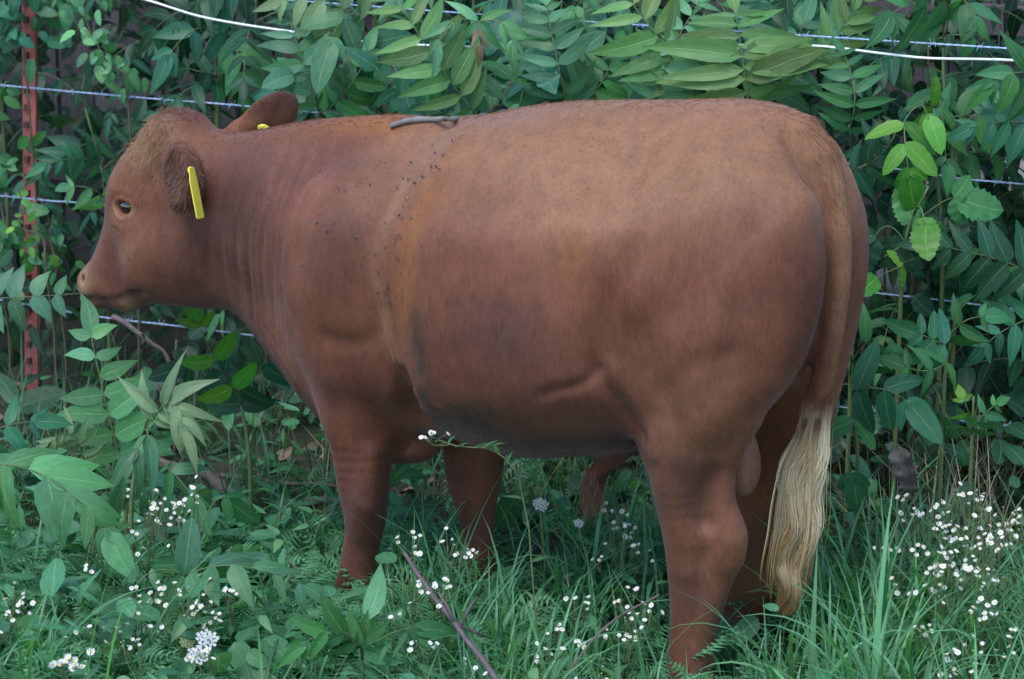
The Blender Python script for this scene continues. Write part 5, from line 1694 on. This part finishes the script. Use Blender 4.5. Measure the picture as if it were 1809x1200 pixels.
# ------------------------------------------------------------------ flowers
def petal_mat():
    t = NT('white_petal')
    return t.done(t.n('MixShader', {0: .25, 1: t.bsdf(Base_Color=(.80, .80, .78), Roughness=.6), 2: t.n('BsdfTranslucent', {'Color': (.8, .8, .78, 1)}).outputs[0]}).outputs[0])
PETAL = petal_mat()
t = NT('flower_yellow'); YEL = t.done(t.bsdf(Base_Color=(.70, .46, .04), Roughness=.8))
t = NT('flower_bud'); BUD = t.done(t.bsdf(Base_Color=(.22, .30, .12), Roughness=.7))
def daisy(seed, cup, full=1.0):
    gr = np.random.default_rng(seed)
    g = Geo()
    n = 26
    for k in range(n):
        a = k / n * 6.283 + gr.normal(0, .05); l = gr.uniform(.85, 1.05); w = .11
        d = np.array([math.cos(a), math.sin(a)]); nn = np.array([-d[1], d[0]])
        c = cup + gr.normal(0, .06)
        V0 = [(*(d * .28 - nn * .05), 0), (*(d * .28 + nn * .05), 0), (*(d * .8 * l + nn * w), c * .35), (*(d * l), c * .55), (*(d * .8 * l - nn * w), c * .35)]
        b = np.array(V0) * full
        g.add(b, [(0, 4, 2, 1)], [(4, 3, 2)], m=0)
    P, Qd, Td = ball(.30, 10, 6, (1, 1, .55)); P[:, 2] += .06; g.add(P, Qd, Td, m=1)
    P, Qd, Td = ball(.40, 8, 5, (1, 1, .7)); P[:, 2] -= .22; g.add(P, Qd, Td, m=2)
    return g.mesh('flower', [PETAL, YEL, BUD], False)
DAISY = [daisy(1, .1), daisy(2, .5), daisy(3, .9), daisy(4, 1.6, .85)]
g = Geo(); P, Qd, Td = ball(.36, 8, 6, (1, 1, .9)); g.add(P, Qd, Td, m=0)
P, Qd, Td = ball(.30, 8, 6, (1, 1, .6)); P[:, 2] += .2; g.add(P, Qd, Td, m=1); BUDM = g.mesh('bud', [BUD, PETAL])
fl_lab = []
def fleabane(px, py, depth, n, spread, label, seed, hrange=1.0, big=1.0, root=None, group='white fleabane plants in the grass', via=None):
    gr = np.random.default_rng(seed)
    top = at(px, py, depth)
    foot = np.array([top[0] + gr.normal(0, .03), top[1] + gr.normal(0, .03), 0]) if root is None else np.array(root, dtype=float)
    foot[2] = float(gz(foot[0], foot[1])) - .01
    if top[2] - foot[2] < .12: top[2] = foot[2] + .12
    pl = plant_at('fleabane', label, 'flower', foot, group)
    hgt = top[2] - foot[2]
    main = smooth_path([foot, foot * .55 + top * .45 + np.array([gr.normal(0, .02), gr.normal(0, .02), 0]), top - np.array([0, 0, .03])], 10)
    if via: main = smooth_path([foot] + [at(*v_) for v_ in via] + [top], 10)
    g = Geo(); g.tube(main - foot, np.linspace(.0022, .0012, 10), 5)
    sp = spread * depth / FPX
    heads = []
    nb = max(2, n // 3)
    for b in range(nb):
        u = gr.uniform(.45, .95); st = np.array([np.interp(u * 9, np.arange(10), main[:, i]) for i in range(3)])
        bt = top + np.array([gr.normal(0, sp * .6), gr.normal(0, sp * .5), gr.normal(0, sp * .42)])
        bt[2] = max(bt[2], foot[2] + .07)
        pth = bez(st, .5 * (st + bt) + np.array([(bt[0] - st[0]) * .15, 0, -.008]), bt, 6)
        g.tube(pth - foot, np.linspace(.0012, .0008, 6), 4)
        for q in range(int(math.ceil(n / nb))):
            e = bt + np.array([gr.normal(0, .016), gr.normal(0, .014), gr.uniform(-.004, .028)])
            g.tube(bez(pth[4] - foot, (pth[4] + e) / 2 - foot, e - foot, 4), .0007, 4)
            heads.append(e)
    obj('stem', g.mesh('stem', STEM), pl)
    # narrow leaves
    Vs, Qs, Us = [], [], []; n0 = 0
    for k in range(int(8 + hgt * 26)):
        u = gr.uniform(.08, .98); st = np.array([np.interp(u * 9, np.arange(10), main[:, i]) for i in range(3)]) - foot
        az = gr.uniform(0, 6.283)
        V0, Q0, U0 = LG['lanceolate', int(gr.integers(5))]
        B = basis((math.cos(az), math.sin(az), gr.uniform(.1, .8)), (0, -.3, 1))
        Vs.append(V0 * (.05 * gr.uniform(.5, 1.2) * (1.2 - u * .6)) @ B.T + st); Qs.append(Q0 + n0); Us.append(U0); n0 += len(V0)
    lf = obj('foliage', mesh_np('foliage', np.concatenate(Vs), np.concatenate(Qs), LEAF, True, np.concatenate(Us)), pl)
    lf.color = (.045, .13, .05, 1); lf['kind'] = 'stuff'
    for e in heads[:n]:
        bud = gr.random() < .2
        o = obj('bud' if bud else 'flower', BUDM if bud else DAISY[gr.integers(4)], pl)
        r = (.0044 if bud else .0071) * gr.uniform(.75, 1.15) * big
        nrm = unit(np.array([gr.normal(0, .45), -.45 + gr.normal(0, .4), .85]))
        place(o, e - foot, basis(unit(np.cross(nrm, [1, .1, 0])), nrm), r)
    return pl
FB = [
 (1640, 880, 6.85, 8, 55, 'fleabane with a few open daisies behind the right-hand white drift'),
 (1715, 895, 6.75, 12, 50, 'tall fleabane with daisies at the top of the right-hand white drift'),
 (1745, 940, 6.65, 16, 50, 'fleabane crowded with white heads in the middle of the right-hand drift'),
 (1685, 985, 6.6, 18, 55, 'densest fleabane of the right-hand white drift'),
 (1640, 1035, 6.55, 14, 45, 'fleabane at the left flank of the right-hand white drift'),
 (1745, 1010, 6.5, 14, 55, 'fleabane on the right flank of the white drift'),
 (1720, 1075, 6.4, 12, 50, 'fleabane low in front of the right-hand white drift'),
 (1655, 1120, 6.3, 9, 50, 'sparse fleabane below the right-hand white drift'),
 (1780, 1140, 6.25, 9, 40, 'fleabane in the lower right corner of the meadow'),
 (1800, 930, 6.8, 8, 40, 'fleabane at the right edge beside the dry grass'),
 (1700, 1185, 6.15, 12, 60, 'fleabane at the bottom edge right of the long grass'),
 (1615, 930, 6.9, 7, 40, 'thin fleabane between the tail and the white drift'),
 (1690, 935, 6.7, 12, 45, 'fleabane of bunched heads near the top of the right-hand drift'),
 (1665, 1010, 6.45, 14, 45, 'fleabane with many small heads right of the long foreground grass'),
 (1730, 970, 6.55, 12, 45, 'fleabane with yellow eyes showing in the right-hand drift'),
 (1590, 985, 6.75, 4, 40, 'nearly bare fleabane right of the tail switch'),
 (285, 880, 6.95, 12, 55, 'tall fleabane under the drooping pale young leaf'),
 (330, 920, 6.85, 12, 50, 'fleabane with clustered heads left of the near foreleg'),
 (262, 930, 6.85, 12, 45, 'fleabane with small heads above the fan of dusky leaflets'),
 (150, 900, 6.9, 3, 22, 'fleabane with two open daisies beside the big drooping leaflets', 1.35),
 (200, 1005, 6.75, 7, 50, 'fleabane left of the dusky leaflets with wide open heads'),
 (255, 1060, 6.6, 10, 45, 'fleabane below the broad hanging leaf at left'),
 (345, 1085, 6.5, 14, 45, 'fleabane just above the lacy white umbels'),
 (320, 1050, 6.6, 8, 45, 'fleabane between the dusky leaflets and the lacy umbels'),
 (120, 1180, 6.25, 9, 45, 'large headed fleabane in the lower left corner', 1.5),
 (20, 1065, 6.5, 8, 40, 'fleabane at the left edge under the drooping leaflets'),
 (30, 1110, 6.4, 6, 40, 'small fleabane near the left edge in the grass'),
 (245, 1150, 6.3, 12, 50, 'fleabane left of the lacy umbels at the bottom edge'),
 (390, 1180, 6.25, 9, 45, 'fleabane right of the lacy umbels at the bottom edge'),
 (195, 1115, 6.4, 9, 45, 'bushy fleabane in the left foreground beside the tall bright blade'),
 (410, 1050, 6.6, 6, 45, 'fleabane in front of the fan of dusky leaflets'),
 (795, 970, 6.55, 9, 40, 'upright leafy fleabane between the forelegs'),
 (720, 975, 6.6, 7, 40, 'slender fleabane beside the near forefoot'),
 (770, 1040, 6.45, 9, 45, 'fleabane by the purple branch in front of the far forefoot'),
 (740, 1120, 6.35, 6, 45, 'fleabane below the purple branch'),
 (700, 1060, 6.5, 5, 35, 'fleabane rising beside the pale blade-like leaf'),
 (1085, 920, 6.95, 8, 45, 'fleabane behind the hanging sheath tuft'),
 (1100, 975, 6.85, 10, 45, 'fleabane left of the near hind leg at hock height'),
 (1130, 950, 6.95, 6, 40, 'fleabane almost touching the near hind leg'),
 (1020, 1085, 6.5, 6, 50, 'sparse fleabane under the middle of the belly'),
 (1110, 1130, 6.4, 14, 45, 'crowded fleabane beside the near hind foot'),
 (1060, 1180, 6.25, 12, 50, 'fleabane at the bottom edge left of the near hind foot'),
 (960, 1150, 6.35, 8, 45, 'fleabane at the bottom edge under the belly'),
 (1130, 1060, 6.6, 8, 40, 'fleabane between the belly grass and the near hind leg'),
 (880, 1190, 6.2, 4, 40, 'small fleabane at the tip of the purple branch'),
]
for k, f in enumerate(FB):
    f = (*f[:3], int(f[3] * 1.5), *f[4:])
    fleabane(*f[:6], 500 + k, big=f[6] if len(f) > 6 else 1.0)
# one long stem leaning across the chest
fx = at(960, 1100, 6.42)
pl = fleabane(758, 770, 6.35, 7, 16, 'fleabane stem arching in front of the bull\'s chest', 600, root=(fx[0], fx[1], 0), via=[(930, 900, 6.38), (880, 800, 6.35), (812, 790, 6.32)])

# lacy white umbels
def umbel(label, px, py, depth, r_px, seed, col=PETAL, full=True):
    gr = np.random.default_rng(seed)
    top = at(px, py, depth); foot = top.copy() + np.array([gr.normal(0, .03), .02, 0]); foot[2] = float(gz(foot[0], foot[1])) - .01
    pl = plant_at('wild_carrot', label, 'flower', foot, 'lacy white umbels in the grass')
    r = r_px * depth / FPX
    g = Geo(); g.tube(smooth_path([foot, (foot + top) / 2 + np.array([.02, 0, 0]), top - np.array([0, 0, r * .8])], 8) - foot, .0018, 5)
    hd = top - np.array([0, 0, r * .8]) - foot
    nrm = unit(np.array([.1, -.55, .8])); B = basis(unit(np.cross(nrm, [1, 0, 0])), nrm)
    fl = Geo()
    for k in range(26):
        a = k * 2.4; q = math.sqrt((k + .5) / 26)
        c = np.array([math.cos(a) * q, math.sin(a) * q, .8 + .12 * (1 - q * q)]) * r
        c = hd + B @ (c - np.array([0, 0, .8 * r])) + np.array([0, 0, r * .8])
        g.tube(np.array([hd, c]), .0006, 3)
        for j in range(14):
            aa = j * 2.4; qq = math.sqrt((j + .5) / 14) * r * .17
            p = c + B @ np.array([math.cos(aa) * qq, math.sin(aa) * qq, gr.uniform(0, .002)])
            s = r * .042 * gr.uniform(.8, 1.2)
            for h in range(2):
                t_ = gr.uniform(0, 3.14); u_ = B[:, 0] * math.cos(t_) + B[:, 1] * math.sin(t_); w_ = np.cross(B[:, 2], u_)
                fl.add(np.array([p - u_ * s - w_ * s * .5, p + u_ * s - w_ * s * .5, p + u_ * s + w_ * s * .5, p - u_ * s + w_ * s * .5]) + B[:, 2] * h * .0006, [(0, 1, 2, 3)])
    obj('stem', g.mesh('stem', STEM), pl)
    obj('umbel', fl.mesh('umbel', col, False), pl)
    Vs, Qs, Us = [], [], []; n0 = 0
umbel('largest lacy white umbel at the bottom left, upper of the pair', 366, 1130, 6.35, 20, 1)
umbel('second lacy white umbel just below the largest one at bottom left', 350, 1158, 6.3, 19, 2)
umbel('greenish half-open umbel left of the two large lacy ones', 330, 1135, 6.4, 13, 3, BUD)
umbel('white umbel under the belly beside the sheath tuft', 955, 892, 6.9, 14, 4)
umbel('small green umbel above the white one under the belly', 952, 868, 7.0, 11, 5, BUD)
umbel('small white umbel below the sheath tuft', 1022, 925, 6.85, 9, 6)

# ------------------------------------------------------------------ long grass clumps whose blades can be told apart
BL = []
def clump(label, px, py, depth, blades, seed, col='light'):
    gr = np.random.default_rng(seed)
    base = at(px, py, depth); base[2] = float(gz(base[0], base[1])) - .01
    pl = plant_at('grass_clump', label, 'grass clump', base, 'clumps of broad grass blades')
    for (az, L, ln, dr, w) in blades:
        P = np.array([[gr.normal(0, .02), gr.normal(0, .02), 0.]])
        V_, Q_, U_ = grass_geo(P, np.array([L]), np.array([R_(az)]), np.array([ln]), np.array([w]), np.array([dr]), int(gr.integers(1e6)), 10)
        o = obj('blade', mesh_np('blade', V_, Q_, GRASS, True, U_), pl)
        o.color = jit(GR[col], .25)
def rb(n, seed, L=(.3, .55), w=(.010, .018), dr=(.6, 2.3)):
    gr = np.random.default_rng(seed)
    return [(gr.uniform(0, 360), gr.uniform(*L), gr.uniform(.02, .4), gr.uniform(*dr), gr.uniform(*w)) for _ in range(n)]
clump('broad grass clump just right of the hind feet', 1400, 1240, 6.3, rb(12, 1) + [(180, .42, .15, 2.2, .022), (80, .5, .1, .4, .018)], 1)
clump('tallest broad grass clump in the right foreground', 1540, 1260, 6.25, rb(14, 2, (.4, .62)) + [(180, .55, .1, 1.9, .022), (10, .5, .1, 1.2, .024), (60, .65, .03, .3, .018)], 2)
clump('grass clump of upright blades behind the tallest one', 1560, 1150, 6.6, rb(12, 3, (.4, .6), dr=(.2, 1.2)), 3, 'mid')
clump('grass clump at the bottom edge left of the white drift', 1620, 1290, 6.15, rb(13, 4, (.35, .55)), 4)
clump('grass clump behind the tail switch', 1465, 1130, 6.75, rb(14, 5, (.35, .55)), 5, 'mid')
clump('arching broad grass clump under the belly', 960, 1190, 6.35, [(180, .50, .2, 2.3, .017), (185, .42, .25, 2.2, .016), (120, .4, .2, .8, .014), (60, .42, .15, .8, .014), (0, .4, .2, 1.4, .013)] + rb(8, 6, (.25, .45), (.007, .013)), 6)
clump('grass clump left of the near hind foot', 1110, 1260, 6.15, [(10, .42, .1, 1.9, .020), (160, .4, .1, .6, .018), (90, .36, .1, .5, .016)] + rb(9, 7, (.25, .4), (.008, .014)), 7, 'light')
clump('single tall bright blade clump in the left foreground', 178, 1250, 6.2, [(15, .56, .02, .5, .021), (170, .40, .3, 1.6, .012), (60, .42, .1, .6, .010)], 8, 'bright')
clump('grass clump at the left edge with arching blades', 20, 1130, 6.4, [(0, .62, .5, 1.5, .014), (20, .5, .4, 1.4, .011), (160, .4, .3, 1.2, .011)] + rb(9, 9, (.25, .4), (.007, .012)), 9, 'mid')
clump('grass clump in front of the near forefoot', 470, 1230, 6.25, rb(13, 10, (.28, .45), (.007, .012)), 10, 'mid')
clump('dark grass clump between the far forefoot and the sheath', 1010, 1040, 6.85, rb(15, 11, (.3, .5), (.006, .011)), 11, 'mid')
clump('grass clump between the forelegs', 730, 1060, 6.85, rb(12, 12, (.25, .4), (.006, .010)), 12, 'mid')
clump('grass clump behind the near forefoot under the brisket', 690, 940, 7.3, rb(12, 13, (.25, .42), (.006, .010)), 13, 'blue')
clump('tuft of lush grass at the bottom edge right of the hind feet', 1480, 1290, 6.1, rb(12, 14, (.3, .45), (.012, .020)), 14)
clump('grass clump at the bottom edge under the purple branch', 800, 1250, 6.2, rb(12, 15, (.25, .4), (.007, .012)), 15, 'mid')

# ------------------------------------------------------------------ branches and sticks
PURPLE = simple_mat('purple_bark', (.07, .05, .055), (.15, .10, .11), 25, .7, .5, 90)
def stick(name, label, pts, r, mat, seed, cat='branch', twigs=0):
    gr = np.random.default_rng(seed)
    P = np.array(pts); c = P[0].copy()
    path = smooth_path(P - c, 28)
    path += np.stack([wob(path, 40, seed), wob(path, 40, seed + 1), wob(path, 40, seed + 2)], 1) * r[0] * .35
    g = Geo(); g.tube(path, np.linspace(r[0], r[1], 28) * (1 + .12 * wob(path, 90, seed + 3)), 9)
    o = obj(name, g.mesh(name, mat), None); o.location = c
    tag(o, label, cat)
    for k in range(twigs):
        i = gr.integers(6, 26); d = unit(gr.normal(0, 1, 3) + np.array([0, 0, .8]))
        g = Geo(); g.tube(np.array([path[i], path[i] + d * .05, path[i] + d * .09 + gr.normal(0, .012, 3)]), [r[1] * .8, r[1] * .5, r[1] * .2], 5)
        obj('twig', g.mesh('twig', mat), o)
    return o
stick('branch', 'purplish fallen branch slanting through the flowers in the foreground', [at(712, 975, 6.62), at(750, 1030, 6.5), at(795, 1090, 6.38), at(840, 1150, 6.27), at(895, 1225, 6.15)], (.0045, .0075), PURPLE, 1, twigs=3)
stick('branch', 'thick brown fallen branch lying below the drooping young leaf', [on_ground(270, 812, .09), on_ground(340, 835, .07), on_ground(390, 860, .05), on_ground(440, 895, .04)], (.016, .020), BARK, 2)
stick('branch', 'smooth brown stick lying behind the near foreleg in the litter', [on_ground(370, 838, .05), on_ground(480, 852, .05), on_ground(600, 860, .05)], (.009, .006), BARK, 3)
stick('branch', 'broken dark wood piece lying left of the near knee', [on_ground(540, 888, .05), on_ground(575, 884, .06), on_ground(618, 890, .05)], (.016, .010), BARK, 4)
stick('branch', 'short dead branch jutting up under the muzzle', [at(200, 560, 8.0), at(235, 580, 7.95), at(262, 604, 7.9), at(300, 640, 7.9), at(310, 760, 7.9)], (.009, .005), BARK, 5, twigs=4)
stick('branch', 'thin grey stick standing in the weeds under the throat', [at(312, 600, 7.7), at(311, 660, 7.7), at(308, 800, 7.7)], (.004, .005), BARK, 6)
stick('branch', 'thin stick slanting behind the knee of the near foreleg', [on_ground(480, 960, .16), on_ground(540, 1020, .08), on_ground(590, 1065, .03)], (.005, .007), PURPLE, 7)
stick('branch', 'pale thin stick crossing the grass by the near hind leg', [at(1165, 1050, 6.45), at(1080, 1100, 6.4), at(1020, 1165, 6.35), at(985, 1230, 6.3)], (.0028, .0035), BARK, 8)
stick('branch', 'grey twig lying behind the far foreleg', [on_ground(690, 885, .05), on_ground(760, 915, .06), on_ground(850, 960, .05)], (.005, .003), DEADW, 9)
# grey limb resting on the back, coming out of the thicket
def body_hit(px, py):
    """where the sight line through a photo point meets the bull (world)"""
    r = ray(px, py)
    o_ = CAM - B0
    ol = Vector((o_ @ BX, o_ @ BY, o_[2])); dl = Vector((r @ BX, r @ BY, r[2])).normalized()
    h = bvh.ray_cast(ol, dl)
    if h[0] is None: return None
    p = np.array(h[0]); n_ = np.array(h[1])
    tw = lambda q: BX * q[0] + BY * q[1] + np.array([0, 0, q[2]])
    return B0 + tw(p), tw(n_)
hp = [body_hit(a, b) for a, b in ((692, 229), (725, 219), (765, 216), (805, 216))]
hp = [h[0] + h[1] * .008 for h in hp if h]
end = at(850, 205, 7.55)
stick('branch', 'grey dead limb end resting on the bull\'s withers', hp + [end, at(900, 190, 7.75), at(930, 260, 7.85), at(935, 420, 7.9)], (.0068, .006), DEADW, 10)
# curled dead leaf hanging in the straw at right
g = Geo()
V0, Q0, U0 = leaf_geo(.42, 'ovate', 16, .55, .5, .25, .22, 77, 1.2, 6)
g.add(V0, Q0, None, U0)
o = obj('dead_leaf', g.mesh('dead_leaf', simple_mat('grey_leaf', (.10, .085, .075), (.22, .19, .17), 14, .9, .5, 60)), None)
place(o, at(1585, 790, 6.95), basis((.25, -.1, -1), (-.2, -1, .1)), .15)
tag(o, 'large curled grey-brown dead leaf hanging in the dry grass at right', 'leaf')
o = obj('dead_leaf', o.data.copy(), None)
place(o, on_ground(225, 985, .1), basis((.3, -.2, -1), (0, -1, .3)), .10)
o.data.materials[0] = DEADLEAF
tag(o, 'rust brown dead leaf among the fleabane at left', 'leaf')

# ------------------------------------------------------------------ flies on the shoulder
t = NT('fly_black'); FLY = t.done(t.bsdf(Base_Color=(.05, .05, .06), Roughness=.4))
g = Geo()
P, Qd, Td = ball(.0022, 8, 6, (1.5, 1, 1)); g.add(P, Qd, Td)
P, Qd, Td = ball(.0014, 8, 6); P[:, 0] += .0038; g.add(P, Qd, Td)
for s in (1, -1):
    g.add(np.array([(.001, 0, .002), (-.005, s * .0035, .0024), (-.006, s * .0012, .0026), (-.003, 0, .0024)]), [(0, 1, 2, 3)])
fly_me = g.mesh('fly', FLY)
gr = np.random.default_rng(9)
FP = [(765, 258), (770, 272), (764, 296), (773, 296), (778, 300), (766, 304), (784, 276), (727, 289), (714, 316), (723, 318), (703, 333), (748, 314), (735, 325), (654, 328), (611, 338), (600, 334),
      (720, 352), (714, 366), (706, 381), (711, 386), (728, 385), (682, 395), (631, 421), (644, 452), (663, 448), (637, 468), (670, 481), (620, 494), (682, 439), (703, 418), (700, 424), (709, 420), (707, 414), (699, 430),
      (710, 482), (684, 504), (681, 515), (686, 506), (667, 518), (701, 453), (705, 459), (643, 625), (646, 619), (580, 410), (560, 395), (535, 470), (690, 535), (712, 525), (787, 664), (745, 432), (800, 250), (590, 395)]
for (a, b) in FP:
    h = body_hit(a, b)
    if not h: continue
    o = obj('fly', fly_me, None)
    th = gr.uniform(0, 6.28)
    d = np.array([math.cos(th), .2, math.sin(th)])
    place(o, h[0] + h[1] * .0045, basis(d, h[1]), gr.uniform(.55, .95))
    tag(o, 'tiny black fly sitting on the bull\'s shoulder', 'fly', 'flies on the bull\'s shoulder')
print('all', round(time.time() - T0, 1), 's', len(bpy.data.objects), sum(len(m.polygons) for m in bpy.data.meshes))
